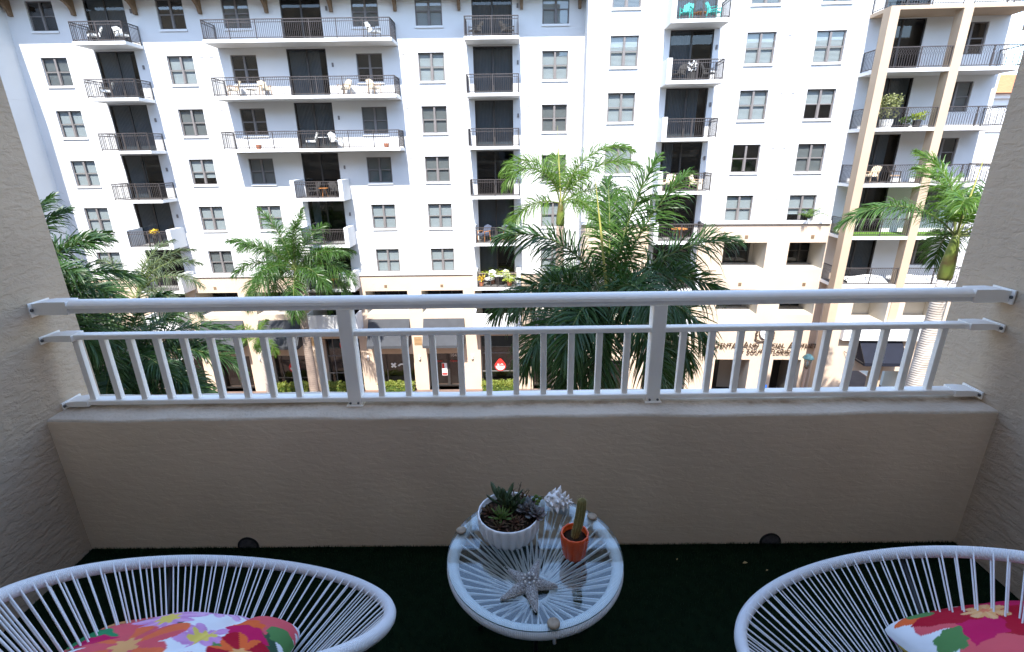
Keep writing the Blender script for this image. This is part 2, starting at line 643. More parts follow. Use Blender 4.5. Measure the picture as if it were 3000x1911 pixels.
def wall_mesh(x0, x1, z0, z1, holes, y=0.0):
    """upright sheet in the x-z plane at depth y with rectangular openings (x0,x1,z0,z1,depth,back)"""
    m = MB()
    xs = sorted({x0, x1, *[min(max(h[i], x0), x1) for h in holes for i in (0, 1)]})
    zs = sorted({z0, z1, *[min(max(h[i], z0), z1) for h in holes for i in (2, 3)]})
    for i in range(len(xs) - 1):
        for j in range(len(zs) - 1):
            a, b, c, d = xs[i], xs[i + 1], zs[j], zs[j + 1]
            mx, mz = (a + b) / 2, (c + d) / 2
            if any(h[0] < mx < h[1] and h[2] < mz < h[3] for h in holes):
                continue
            m.quad((a, y, c), (b, y, c), (b, y, d), (a, y, d))
    for h in holes:
        a, b, c, d, dep = h[:5]
        e = y + dep
        m.cur = 1 if dep > 1.2 else 0
        m.quad((a, y, c), (a, e, c), (b, e, c), (b, y, c))
        m.quad((a, y, d), (b, y, d), (b, e, d), (a, e, d))
        m.quad((a, y, c), (a, y, d), (a, e, d), (a, e, c))
        m.quad((b, y, c), (b, e, c), (b, e, d), (b, y, d))
        if len(h) > 5 and h[5]:
            m.quad((a, e, c), (b, e, c), (b, e, d), (a, e, d))
    return m


# ------------------------------------------------------------------ ground and street
GZ = -15.3
m = MB()
m.quad((-400, -200, GZ - 0.13), (400, -200, GZ - 0.13), (400, 600, GZ - 0.13), (-400, 600, GZ - 0.13))
tag(m.build('ground', 'concrete'), kind='structure')
m = MB()
m.quad((-200, 14.6, GZ - 0.126), (200, 14.6, GZ - 0.126), (200, 26.4, GZ - 0.126), (-200, 26.4, GZ - 0.126))
road = tag(m.build('road', 'asphalt'), kind='structure')
for i in range(30):
    x = -60 + i * 4.2
    m = MB()
    m.quad((x, 20.43, GZ - 0.122), (x + 2, 20.43, GZ - 0.122), (x + 2, 20.57, GZ - 0.122), (x, 20.57, GZ - 0.122))
    m.build('lane_marking', 'road_paint', road)
for (ya, yb, nm) in ((26.55, 60.0, 'pavement'), (-30.0, 14.45, 'pavement')):
    m = MB()
    m.box(-200, 200, ya, yb, GZ - 0.13, GZ)
    tag(m.build(nm, 'paver_brick'), kind='structure')
for (ya, yb) in ((26.4, 26.55), (14.45, 14.6)):
    m = MB()
    m.box(-200, 200, ya, yb, GZ - 0.13, GZ + 0.02)
    tag(m.build('kerb', 'concrete'), kind='structure')

# ------------------------------------------------------------------ the balcony we stand on
HTOP = 19.2
XL, XR, YP, YO = -1.853, 1.885, 1.72, 1.97
home = thing('apartment_building', 'shaded beige stucco balcony and building front around the railing, table and string chairs', 'building')
# ceiling left out to let skylight in: stucco fins either side, the building rising behind the viewer
for (x0, x1, y1) in ((XL - 0.45, XL, 1.985), (XR, XR + 0.45, 2.06)):
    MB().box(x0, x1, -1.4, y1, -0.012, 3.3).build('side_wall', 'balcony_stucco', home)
MB().box(-130, 6.0, -12, -1.4, GZ - 0.1, HTOP).build('rear_block', 'balcony_stucco', home)  # unseen; height set so its shadow climbs the near palm
MB().box(6.0, 130, -12, -1.4, GZ - 0.1, 13.5).build('lower_block', 'balcony_stucco', home)  # unseen; kept lower so sun reaches the right-hand palm trunk
MB().box(-130, 130, -1.4, 1.96, GZ - 0.1, -0.012).build('storeys_below', 'balcony_stucco', home)
# rear wall behind the viewer with a sliding door
m = wall_mesh(XL, XR, -0.012, 3.3, [(-1.2, 1.2, 0.02, 2.2, 0.12)])
o = m.build('rear_wall', 'bounce_white', home, loc=(0, -0.95, 0))
o.rotation_euler = (0, 0, 0)
m = MB()
for x in (-1.2, -0.03, 1.14):
    m.box(x, x + 0.06, -1.05, -1.0, 0.02, 2.2)
m.box(-1.2, 1.2, -1.049, -1.001, 0.02, 0.08).box(-1.2, 1.2, -1.049, -1.001, 2.14, 2.2)
sd = m.build('sliding_door', 'white_trim', home)
for x in (-1.14, 0.03):
    MB().box(x, x + 1.11, -1.03, -1.022, 0.08, 2.14).build('pane', 'shop_glass', sd)
m = MB()
m.quad((XL, -1.1, 0), (XR, -1.1, 0), (XR, -1.1, 3.3), (XL, -1.1, 3.3))
m.build('curtain', 'bounce_white', home)  # unseen white sheet added behind the door glass to bounce light forward
# parapet with rounded shoulders
def parapet_profile():
    p = [(YP, -0.012), (YP, 0.622)]
    for i in range(1, 6):
        a = pi - i * (pi / 2) / 6
        p.append((YP + 0.012 + 0.012 * cos(a), 0.622 + 0.012 * sin(a)))
    p += [(YP + 0.012, 0.634), (1.85, 0.637), (YO - 0.03, 0.632)]
    for i in range(1, 6):
        a = pi / 2 - i * (pi / 2) / 6
        p.append((YO - 0.03 + 0.03 * cos(a), 0.602 + 0.03 * sin(a)))
    p += [(YO, 0.602), (YO, -0.3)]
    return p


pp = parapet_profile()
m = MB()
nseg = 120
rr = random.Random(3)
for i in range(nseg + 1):
    x = XL + (XR - XL) * i / nseg
    wob = 0.0016 * sin(x * 5.1) + 0.0011 * sin(x * 13.7 + 1)
    for k, (y, z) in enumerate(pp):
        m.v.append((x, y + (rr.uniform(-0.0011, 0.0011) if 2 < k < len(pp) - 2 else 0) + wob * (0 < k < len(pp) - 1), z + (rr.uniform(-0.0010, 0.0010) + wob if 0 < k < len(pp) - 1 else 0)))
K = len(pp)
for i in range(nseg):
    for k in range(K - 1):
        m.f.append((i * K + k, (i + 1) * K + k, (i + 1) * K + k + 1, i * K + k + 1))
        m.mi.append(0 if k < 2 else 1)
m.build('parapet', ['parapet_stucco', 'cap_stucco'], home, smooth=True)
# overflow pipes at the foot of the parapet
for x in (-1.166, 1.09):
    m = MB()
    pts = []
    for j in range(24):
        t = 2 * pi * j / 24
        pts.append((0.045 * cos(t), 0.045 * sin(t)))
    ring = MB()
    for j in range(24):
        a, b = pts[j], pts[(j + 1) % 24]
        ring.quad((x + a[0], YP - 0.006, 0.012 + a[1]), (x + b[0], YP - 0.006, 0.012 + b[1]), (x + b[0] * 0.86, YP - 0.006, 0.012 + b[1] * 0.86), (x + a[0] * 0.86, YP - 0.006, 0.012 + a[1] * 0.86))
        ring.quad((x + a[0], YP - 0.006, 0.012 + a[1]), (x + a[0], YP + 0.01, 0.012 + a[1]), (x + b[0], YP + 0.01, 0.012 + b[1]), (x + b[0], YP - 0.006, 0.012 + b[1]))
    d = ring.build('drain', 'black_steel', home)
    m.poly([(x + p[0] * 0.9, YP - 0.003, 0.012 + p[1] * 0.9) for p in pts])
    m.build('drain_cover', 'rubber_grey', d)

m = MB()
m.quad((XL, -0.95, 0.0), (XR, -0.95, 0.0), (XR, YP, 0.0), (XL, YP, 0.0))
tag(m.build('balcony_floor', 'turf_base'), kind='structure')
m = MB()
rr = random.Random(5)
for i in range(52000):
    x = rr.uniform(XL + 0.003, XR - 0.003)
    y = YP - 0.004 - (rr.random() ** 1.4) * 1.75
    if i % 6 == 0:
        y = YP - rr.uniform(0.001, 0.03)
    a = rr.uniform(0, 2 * pi)
    h = rr.uniform(0.008, 0.017)
    lx, ly = rr.uniform(-0.007, 0.007), rr.uniform(-0.007, 0.007)
    wv = 0.0011
    m.tri((x - wv * cos(a), y - wv * sin(a), 0.0), (x + wv * cos(a), y + wv * sin(a), 0.0), (x + lx, min(y + ly, YP - 0.001), h))
tag(m.build('artificial_turf', 'turf_blade'), 'dark green artificial turf covering the balcony floor', 'turf', kind='stuff')
for i, (x, y, s) in enumerate([(0.93, 1.6, 0.012), (1.02, 1.5, 0.009), (1.13, 1.52, 0.008), (0.66, 1.62, 0.007), (1.22, 1.57, 0.006), (1.0, 1.56, 0.007)]):
    m = MB()
    m.quad((-s, -s * 0.3, 0.0), (0, -s * 0.45, 0.002), (s, 0, 0.001), (0, s * 0.45, 0.003))
    o = m.build('dry_leaf', 'dry_leaf', None, loc=(x, y, 0.0155))
    o.rotation_euler = (0.1, 0.1, i * 1.3)
    tag(o, 'tiny dry leaf fleck on the dark turf near the drain', 'leaf', 'dry leaf flecks on the turf')

# ------------------------------------------------------------------ the white balcony railing
rail = thing('balcony_railing', 'white painted metal railing bolted between the stucco side walls', 'railing', (0, 0, 0))
rail.rotation_euler = (0, radians(-0.16), 0)
# top rail: rounded handrail profile over a flat lower lip
prof = []
for i in range(13):
    a = pi - i * pi / 12
    prof.append((1.842 + 0.031 * cos(a), 1.074 + 0.024 * sin(a)))
prof = [(1.820, 1.048), (1.820, 1.066), (1.811, 1.068)] + prof[1:-1] + [(1.873, 1.068), (1.864, 1.066), (1.864, 1.048)]


def extrude_x(m, prof, x0, x1, n=1):
    k = len(prof)
    base = len(m.v)
    for i in range(n + 1):
        x = x0 + (x1 - x0) * i / n
        m.v += [(x, y, z) for (y, z) in prof]
    for i in range(n):
        for j in range(k):
            q = (j + 1) % k
            m.f.append((base + i * k + j, base + (i + 1) * k + j, base + (i + 1) * k + q, base + i * k + q))
            m.mi.append(m.cur)
    m.f.append(tuple(base + j for j in range(k)))
    m.f.append(tuple(base + n * k + j for j in reversed(range(k))))
    m.mi += [m.cur, m.cur]


m = MB()
extrude_x(m, prof, -1.78, 1.81, 24)
m.build('top_rail', 'railing_paint', rail)
PX = (-0.658, 0.563)


def cham(x0, x1, y0, y1, z0, z1, c=0.003):
    """box with chamfered long edges (along z if tall, else along x)"""
    m = MB()
    if z1 - z0 > x1 - x0:
        p = [(x0 + c, y0), (x1 - c, y0), (x1, y0 + c), (x1, y1 - c), (x1 - c, y1), (x0 + c, y1), (x0, y1 - c), (x0, y0 + c)]
        n = 0
        m.v += [(a, b, z0) for a, b in p] + [(a, b, z1) for a, b in p]
    else:
        p = [(y0 + c, z0), (y1 - c, z0), (y1, z0 + c), (y1, z1 - c), (y1 - c, z1), (y0 + c, z1), (y0, z1 - c), (y0, z0 + c)]
        m.v += [(x0, a, b) for a, b in p] + [(x1, a, b) for a, b in p]
    for j in range(8):
        q = (j + 1) % 8
        m.f.append((j, q, 8 + q, 8 + j))
        m.mi.append(0)
    m.f += [tuple(reversed(range(8))), tuple(range(8, 16))]
    m.mi += [0, 0]
    return m


for x in PX:
    p = cham(x - 0.027, x + 0.027, 1.815, 1.869, 0.637, 1.049).build('post', 'railing_paint', rail)
    cham(x - 0.034, x + 0.034, 1.808, 1.876, 0.6345, 0.6405, 0.002).build('base_plate', 'railing_paint', p)
    for s in (-1, 1):
        MB().lathe([(0.005, 0), (0.005, 0.003), (0.003, 0.005)], 8).build('screw', 'bolt_steel', p, loc=(x + s * 0.016, 1.810, 0.652)).rotation_euler = (pi / 2, 0, 0)
segs = ((-1.79, PX[0] - 0.027), (PX[0] + 0.027, PX[1] - 0.027), (PX[1] + 0.027, 1.82))
for a, b in segs:
    cham(a, b, 1.823, 1.863, 0.937, 0.957).build('middle_rail', 'railing_paint', rail)
    cham(a, b, 1.820, 1.866, 0.651, 0.671).build('bottom_rail', 'railing_paint', rail)
bx = [[-1.745, -1.638, -1.531, -1.424, -1.317, -1.210, -1.104, -0.997, -0.890, -0.783],
      [-0.549 + 0.1108 * i - 0.0 for i in range(10)],
      [0.669 + 0.1135 * i for i in range(10)]]
bm_ = cham(-0.012, 0.012, -0.011, 0.011, 0.671, 0.937, 0.0015).mesh('baluster', 'railing_paint')
collar = MB()
collar.lathe([(0.016, 0.6705), (0.0155, 0.673), (0.012, 0.6755)], 4)
collar_me = collar.mesh('collar', 'railing_paint')
for grp in bx:
    for x in grp:
        b_ = link('baluster', bm_, rail, (x, 1.843, 0))
        link('collar', collar_me, b_, (0, 0, 0), (0, 0, pi / 4))
# wall brackets: a sleeve on the rail end and a bolted flange on the wall
for (z0, z1, sl) in ((1.0455, 1.096, 0.075), (0.934, 0.960, 0.055), (0.648, 0.674, 0.035)):
    for side in (-1, 1):
        xw = XL if side < 0 else XR
        xe = -1.79 if side < 0 else 1.82
        xi = xe - side * sl
        m = MB()
        y0, y1 = 1.8155, 1.8705
        a, b = sorted((xi, xe + side * 0.01))
        m.box(a, b, y0 - 0.0045, y1 + 0.0035, z0, z1)
        br = m.build('bracket', 'railing_paint', rail)
        m = MB()
        # flange reaching towards the viewer along the wall, joined to the sleeve by a slanted web
        fx0, fx1 = (xw + 0.001, xw + 0.007) if side < 0 else (xw - 0.007, xw - 0.001)
        m.box(fx0, fx1, y0 - 0.018, y1 + 0.02, z0 - 0.006, z1 - 0.002)
        k = xe + side * 0.01
        m.poly([(fx1 if side < 0 else fx0, y0 - 0.004, z1 - 0.006), (k, y0 - 0.0045, z1), (k, y1 + 0.0035, z1), (fx1 if side < 0 else fx0, y1 + 0.004, z1 - 0.006)])
        m.poly([(fx1 if side < 0 else fx0, y0 - 0.004, z0), (k, y0 - 0.0045, z0), (k, y0 - 0.0045, z1), (fx1 if side < 0 else fx0, y0 - 0.004, z1 - 0.006)])
        m.poly([(fx1 if side < 0 else fx0, y1 + 0.004, z0), (k, y1 + 0.0035, z0), (k, y1 + 0.0035, z1), (fx1 if side < 0 else fx0, y1 + 0.004, z1 - 0.006)])
        m.poly([(fx1 if side < 0 else fx0, y0 - 0.004, z0), (k, y0 - 0.0045, z0), (k, y1 + 0.0035, z0), (fx1 if side < 0 else fx0, y1 + 0.004, z0)])
        m.build('flange', 'railing_paint', br)
        b2 = MB().lathe([(0.0065, 0), (0.0065, 0.003), (0.004, 0.005)], 10).build('bolt', 'bolt_steel', br, loc=((fx1 if side < 0 else fx0), y0 - 0.0105, (z0 + z1) / 2 - 0.004))
        b2.rotation_euler = (0, -side * pi / 2, 0)

# ------------------------------------------------------------------ string chairs
def uv_tube(me, sides, seglens):
    uvl = me.uv_layers.new(name='UVMap')
    acc = [0]
    for s in seglens:
        acc.append(acc[-1] + s)
    n = len(seglens) * sides
    for pi_, p in enumerate(me.polygons):
        if pi_ >= n:
            break
        i = pi_ // sides
        j = pi_ % sides
        us = (acc[i], acc[i], acc[i + 1], acc[i + 1])
        vs_ = (j / sides, (j + 1) / sides, (j + 1) / sides, j / sides)
        for k, li in enumerate(p.loop_indices):
            uvl.data[li].uv = (us[k], vs_[k])


CORD = MB().bar((0, 0, 0), (0, 0, 1), 0.0021, 6, cap=False).mesh('cord', 'cord_white', True)


def cord(a, b, parent, r=1.0):
    a, b = Vector(a), Vector(b)
    d = b - a
    o = link('cord', CORD, parent)
    q = d.to_track_quat('Z', 'Y')
    o.location = a
    o.rotation_mode = 'QUATERNION'
    o.rotation_quaternion = q
    o.scale = (r, r, d.length)
    return o


def string_chair(label, ctr, heading, tilt, a, b, egg, bend, group):
    ctr = Vector(ctr)
    root = thing('string_chair', label, 'chair', (ctr.x, ctr.y, 0), 0, group)
    c0 = Vector((0, 0, ctr.z))
    th, ti = radians(heading), radians(tilt)
    u = Vector((cos(th) * cos(ti), sin(th) * cos(ti), -sin(ti)))
    v = Vector((-sin(th), cos(th), 0))
    n = u.cross(v)

    def rim(t):
        c, s = cos(t), sin(t)
        return c0 + u * a * c + v * (b * s * (1 + egg * c)) + n * (bend * c * c)
    N = 140
    pts = [rim(2 * pi * i / N) for i in range(N)]
    m = MB()
    m.tube(pts, 0.0158, 12, closed=True)
    me = m.mesh('rim', 'cord_wrap', True)
    uv_tube(me, 12, [(pts[(i + 1) % N] - pts[i]).length for i in range(N)])
    link('rim', me, root)
    hub = c0 - n * 0.35 + u * 0.03
    hp = [hub + u * 0.075 * cos(2 * pi * i / 40) + v * 0.06 * sin(2 * pi * i / 40) for i in range(40)]
    MB().tube(hp, 0.007, 8, closed=True).build('hub_ring', 'cord_white', root, True)
    K = 74
    rr = random.Random(int(heading))
    for k in range(K):
        for lay in (0, 1):
            t = 2 * pi * (k + 0.5 * 0 + (0.33 if lay else 0) + rr.uniform(-0.12, 0.12)) / K
            p = rim(t)
            out = (p - c0).normalized()
            st = p + n * (0.0135 if lay == 0 else -0.012) - out * (0.006 if lay == 0 else 0.009)
            e = hub + u * 0.075 * cos(t) + v * 0.06 * sin(t) + n * (0.004 if lay == 0 else -0.004)
            cord(st, e, root)
    # black steel underframe: hoop under the seat and three legs to a floor ring
    hz = hub.z - 0.03
    hoop = [Vector((hub.x + 0.17 * cos(2 * pi * i / 30), hub.y + 0.17 * sin(2 * pi * i / 30), hz)) for i in range(30)]
    MB().tube(hoop, 0.007, 6, closed=True).build('seat_hoop', 'black_steel', root, True)
    for k in range(3):
        g = th + pi + k * 2 * pi / 3
        rim_t = rim(pi + k * 2 * pi / 3)
        foot = Vector((hub.x + 0.30 * cos(g), hub.y + 0.30 * sin(g), 0.008))
        kn = Vector((hub.x + 0.17 * cos(g), hub.y + 0.17 * sin(g), hz))
        MB().tube([rim_t - n * 0.012, (rim_t + kn) * 0.5 - n * 0.05, kn, foot], 0.007, 6).build('leg', 'black_steel', root, True)
    return root


chairL = string_chair('white string chair facing the railing, multicoloured flowered cushion on its seat', (-0.715, 0.885, 0.614), 75.2, 35.2, 0.432, 0.396, 0.05, -0.004, 'white string chairs')
chairR = string_chair('white string chair turned towards the table, crimson flowered cushion on its seat', (0.923, 0.81, 0.608), 122, 30.5, 0.435, 0.397, -0.027, -0.014, 'white string chairs')

# ------------------------------------------------------------------ cushions
import numpy as np


def paint(U, V, blobs):
    col = np.ones(U.shape + (3,)) * np.array((0.74, 0.75, 0.76))
    for bl in blobs:
        k = bl[0]
        if k == 'flower':
            _, cx, cy, R, npet, rot, cpet, cpet2, ccen, rc, sharp = bl
            dx, dy = U - cx, V - cy
            r = np.hypot(dx, dy)
            a = np.arctan2(dy, dx) + rot
            edge = R * (0.55 + 0.45 * np.abs(np.cos(a * npet / 2)) ** sharp) * (1 + 0.10 * np.sin(a * 3.3 + cx * 9))
            msk = r < edge
            stripe = (np.cos(a * npet) > 0.25) & (r > R * 0.25)
            col[msk] = cpet
            col[msk & stripe] = cpet2
            col[r < rc * (1 + 0.25 * np.sin(a * 7))] = ccen
        elif k == 'petal':
            _, cx, cy, L, W, rot, c = bl
            dx, dy = U - cx, V - cy
            x = dx * cos(rot) + dy * sin(rot)
            y = -dx * sin(rot) + dy * cos(rot)
            s = np.clip(x / L, 0, 1)
            wv = W * np.sin(np.pi * s ** 0.8) * (1 + 0.14 * np.sin(s * 19 + cx * 5))
            col[(x > 0) & (x < L) & (np.abs(y) < wv)] = c
    return col


PINK, HOT, ORG, RED, LIL, YEL, GRN, DGR, CRM = (0.66, 0.10, 0.12), (0.52, 0.012, 0.10), (0.75, 0.13, 0.035), (0.40, 0.008, 0.028), (0.56, 0.26, 0.50), (0.72, 0.56, 0.12), (0.09, 0.22, 0.07), (0.04, 0.09, 0.05), (0.72, 0.36, 0.14)


def pillow(label, loc, rot, w_, h_, th_, blobs, group):
    N = 170
    us = np.linspace(-1, 1, N)
    U, V = np.meshgrid(us, us)
    pin = lambda t: 1 - 0.10 * (1 - t * t) * 0
    X = U * w_ / 2 * (1 - 0.05 * (1 - V ** 2)) * (1 - 0.10 * (U * V) ** 4)
    Y = V * h_ / 2 * (1 - 0.05 * (1 - U ** 2)) * (1 - 0.10 * (U * V) ** 4)
    pu = np.clip(1 - np.abs(U) ** 2.6, 0, 1) ** 0.55 * np.clip(1 - np.abs(V) ** 2.6, 0, 1) ** 0.55
    wr = 0.006 * np.sin(7 * U + 3 * V) * pu + 0.004 * np.sin(13 * V - 5 * U) * pu
    # one soft fold running across the face
    fold = -0.018 * np.exp(-((U - 0.28 - 0.25 * V) / 0.07) ** 2) * pu
    Zt = th_ * pu + wr + fold
    Zb = -th_ * 0.75 * pu
    ct = paint(U, V, blobs)
    verts = np.concatenate([np.stack([X, Y, Zt], -1).reshape(-1, 3), np.stack([X, Y, Zb], -1).reshape(-1, 3)])
    idx = np.arange(N * N).reshape(N, N)
    a, b, c, d = idx[:-1, :-1].ravel(), idx[:-1, 1:].ravel(), idx[1:, 1:].ravel(), idx[1:, :-1].ravel()
    top = np.stack([a, b, c, d], 1)
    bot = np.stack([d, c, b, a], 1) + N * N
    me = bpy.data.meshes.new('cushion')
    me.from_pydata(verts.tolist(), [], np.concatenate([top, bot]).tolist())
    ca = me.color_attributes.new('print', 'FLOAT_COLOR', 'POINT')
    cb = paint(U * 0.9 + 0.3, -V, blobs)
    cc = np.concatenate([ct.reshape(-1, 3), cb.reshape(-1, 3)])
    cc = np.concatenate([cc, np.ones((len(cc), 1))], 1).astype(np.float32)
    ca.data.foreach_set('color', cc.ravel())
    me.materials.append(MATS['printed_cloth'])
    me.polygons.foreach_set('use_smooth', [True] * len(me.polygons))
    o = link('cushion', me, None, loc, rot)
    tag(o, label, 'cushion', group)
    return o


bl1 = []
for cx, cy, s in ((-0.55, 0.55, 1), (0.35, 0.75, 1), (0.75, 0.1, 1), (-0.1, 0.1, 1), (-0.75, -0.2, 1), (0.3, -0.6, 1), (-0.4, -0.7, 1)):
    bl1.append(('petal', cx - 0.3, cy - 0.1, 0.42, 0.11, 0.5, GRN))
    bl1.append(('petal', cx + 0.2, cy + 0.12, 0.30, 0.08, 2.4, DGR))
bl1 += [('petal', 0.3, 0.95, 0.75, 0.16, -0.25, PINK), ('petal', 0.5, 0.6, 0.5, 0.2, 0.3, PINK), ('petal', -1.0, 0.1, 0.7, 0.2, 0.2, PINK), ('petal', -0.98, 0.75, 0.75, 0.16, -0.15, CRM), ('petal', -0.85, 0.85, 1.0, 0.18, 0.02, PINK), ('petal', -0.7, 0.35, 0.55, 0.2, 0.6, PINK), ('petal', -0.5, 0.55, 0.5, 0.14, 0.35, GRN),
        ('petal', -0.1, 0.92, 0.4, 0.10, 0.0, RED), ('petal', -0.25, 0.85, 0.25, 0.08, 0.2, GRN),
        ('petal', -0.35, 0.95, 0.8, 0.13, -0.08, PINK), ('petal', -0.6, 0.15, 0.6, 0.16, 0.35, PINK), ('flower', -0.12, 0.45, 0.30, 9, 0.3, LIL, (0.66, 0.36, 0.58), YEL, 0.09, 0.8), ('flower', 0.2, 0.82, 0.28, 10, 0.0, LIL, (0.66, 0.40, 0.62), YEL, 0.08, 0.8),
        ('petal', 0.5, 0.75, 0.5, 0.15, -0.9, PINK), ('petal', 0.6, 0.8, 0.45, 0.16, -0.4, PINK), ('petal', 0.42, 0.6, 0.5, 0.15, -0.7, ORG), ('petal', 0.45, 0.35, 0.45, 0.12, -0.2, HOT),
        ('petal', 0.8, 0.55, 0.3, 0.14, -0.5, GRN), ('flower', 0.35, 0.15, 0.22, 8, 0.2, LIL, (0.6, 0.3, 0.55), YEL, 0.10, 0.8), ('flower', -0.2, -0.05, 0.44, 6, 0.4, PINK, (0.74, 0.15, 0.06), CRM, 0.10, 0.5),
        ('petal', -0.9, 0.25, 0.5, 0.14, -0.1, (0.03, 0.24, 0.10)), ('petal', -0.75, 0.05, 0.4, 0.12, 0.3, HOT), ('flower', 0.75, 0.0, 0.3, 5, 0.2, ORG, RED, CRM, 0.08, 0.5), ('flower', -0.6, -0.5, 0.4, 6, 0.1, PINK, HOT, YEL, 0.1, 0.5), ('flower', 0.4, -0.6, 0.4, 7, 0.3, LIL, HOT, YEL, 0.1, 0.6)]
pillow('square cushion with pink, orange, lilac and green flower print on white', (-0.835, 0.79, 0.475), (radians(-24), radians(3), radians(3)), 0.55, 0.52, 0.10, bl1, 'flowered cushions on the string chairs')
bl2 = [('petal', -1.0, -0.1, 1.0, 0.26, 0.3, PINK), ('petal', -1.0, -0.5, 0.9, 0.22, 0.25, CRM), ('petal', -0.2, -0.2, 0.8, 0.2, 0.2, HOT), ('petal', 0.3, 0.8, 0.8, 0.2, 0.1, PINK), ('petal', -0.9, 0.5, 0.5, 0.2, 0.3, PINK), ('petal', -0.95, 0.8, 0.4, 0.10, -0.3, ORG), ('petal', -0.9, 0.95, 0.4, 0.08, 0.0, LIL), ('petal', -0.8, 0.75, 0.42, 0.14, 0.5, GRN), ('petal', -0.95, 0.2, 0.35, 0.12, 0.4, GRN), ('petal', -0.1, 0.55, 0.9, 0.20, 0.55, PINK), ('petal', 0.0, 0.35, 0.85, 0.26, -0.45, PINK), ('petal', -0.25, 0.2, 0.6, 0.22, -1.3, PINK),
       ('petal', 0.45, 0.45, 0.4, 0.10, -0.4, GRN), ('petal', 0.1, 0.95, 0.6, 0.10, -0.05, CRM),
       ('petal', -0.3, 0.55, 0.55, 0.17, 0.9, RED), ('petal', -0.35, 0.55, 1.0, 0.17, 0.12, HOT), ('petal', -0.35, 0.5, 0.62, 0.17, -0.6, RED), ('petal', -0.35, 0.5, 0.55, 0.16, -1.5, RED), ('petal', -0.3, 0.5, 0.6, 0.17, -2.4, HOT), ('petal', -0.3, 0.5, 0.6, 0.17, 2.9, RED), ('petal', -0.35, 0.5, 0.5, 0.15, 1.9, RED),
       ('flower', -0.3, 0.52, 0.17, 7, 0.0, CRM, (0.75, 0.42, 0.2), (0.7, 0.2, 0.1), 0.04, 0.6), ('flower', 0.7, -0.2, 0.36, 8, 0.3, LIL, PINK, YEL, 0.1, 0.7), ('flower', -0.6, -0.6, 0.36, 8, 0.3, LIL, PINK, YEL, 0.1, 0.7), ('petal', 0.3, -0.3, 0.5, 0.12, -0.7, GRN)]
pillow('square cushion with one large crimson flower and pink petals on white', (1.27, 0.80, 0.475), (radians(-22), radians(-3), radians(3)), 0.60, 0.52, 0.10, bl2, 'flowered cushions on the string chairs')

# ------------------------------------------------------------------ glass topped string table
TX, TY, TZ = 0.053, 1.208, 0.45
tab = thing('string_table', 'round white string table with a glass top between the two chairs', 'table', (TX, TY, 0))
N = 96
pts = [Vector((0.250 * cos(2 * pi * i / N), 0.250 * sin(2 * pi * i / N), TZ - 0.024)) for i in range(N)]
m = MB()
m.tube(pts, 0.0185, 12, closed=True)
me = m.mesh('rim', 'cord_wrap_table', True)
uv_tube(me, 12, [(pts[(i + 1) % N] - pts[i]).length for i in range(N)])
link('rim', me, tab)
m = MB()
m.lathe([(0.2655, TZ - 0.0045), (0.2662, TZ - 0.002), (0.2655, TZ)], 96)
m.build('glass_top', 'table_glass', tab)
m = MB()
m.lathe([(0.2664, TZ - 0.0040), (0.2668, TZ - 0.002), (0.2664, TZ - 0.0006)], 96, cap=False)
mat('glass_edge', (0.05, 0.10, 0.09), 0.2, 0.5)
m.build('glass_edge', 'glass_edge', tab)
hz = 0.305
MB().tube([(0.052 * cos(2 * pi * i / 40), 0.052 * sin(2 * pi * i / 40), hz) for i in range(40)], 0.006, 8, closed=True).build('hub_ring', 'cord_white', tab, True)
rr = random.Random(9)
for k in range(92):
    t = 2 * pi * (k + rr.uniform(-0.22, 0.22)) / 92
    t2 = t + (0.16 if k % 2 else -0.10) + rr.uniform(-0.06, 0.06)
    cord((0.238 * cos(t), 0.238 * sin(t), TZ - 0.024 + (0.012 if k % 2 else -0.010)), (0.054 * cos(t2), 0.054 * sin(t2), hz + 0.004), tab, 1.3)
for k, (x, y) in enumerate([(-0.181, 1.302), (0.252, 1.362), (0.092, 0.962)]):
    cp = MB().lathe([(0.0165, TZ + 0.0005), (0.017, TZ + 0.004), (0.013, TZ + 0.0075), (0.0, TZ + 0.0085)], 20, x - TX, y - TY).build('cap', 'cork', tab, True)
    dv = Vector((x - TX, y - TY, 0)).normalized()
    MB().bar(Vector((x - TX, y - TY, TZ - 0.005)) + dv * 0.005, Vector((x - TX, y - TY, TZ - 0.052)) + dv * 0.012, 0.005, 8).build('clamp_post', 'cord_white', cp, True)
for k in range(3):
    g = radians(30 + 120 * k)
    MB().tube([(0.235 * cos(g), 0.235 * sin(g), TZ - 0.03), (0.10 * cos(g), 0.10 * sin(g), 0.20), (0.22 * cos(g), 0.22 * sin(g), 0.006)], 0.007, 6).build('leg', 'black_steel', tab, True)

# ------------------------------------------------------------------ things on the table
def leafblade(m, base, d, up, L, W, T=0.003, tipup=0.0):
    """a plump pointed leaf"""
    base, d, up = Vector(base), Vector(d).normalized(), Vector(up).normalized()
    side = d.cross(up).normalized()
    up = side.cross(d).normalized()
    prof = [(0, 0.35), (0.35, 0.85), (0.65, 1.0), (0.87, 0.65), (1.0, 0.03)]
    n = len(m.v)
    for s, wv in prof:
        c = base + d * (L * s) + up * (tipup * L * s * s)
        m.v += [tuple(c - side * W * wv), tuple(c + up * T * wv * 0.3), tuple(c + side * W * wv), tuple(c - up * T * wv)]
    for i in range(len(prof) - 1):
        for j in range(4):
            a, b = n + i * 4 + j, n + i * 4 + (j + 1) % 4
            m.f.append((a, b, b + 4, a + 4))
            m.mi.append(m.cur)


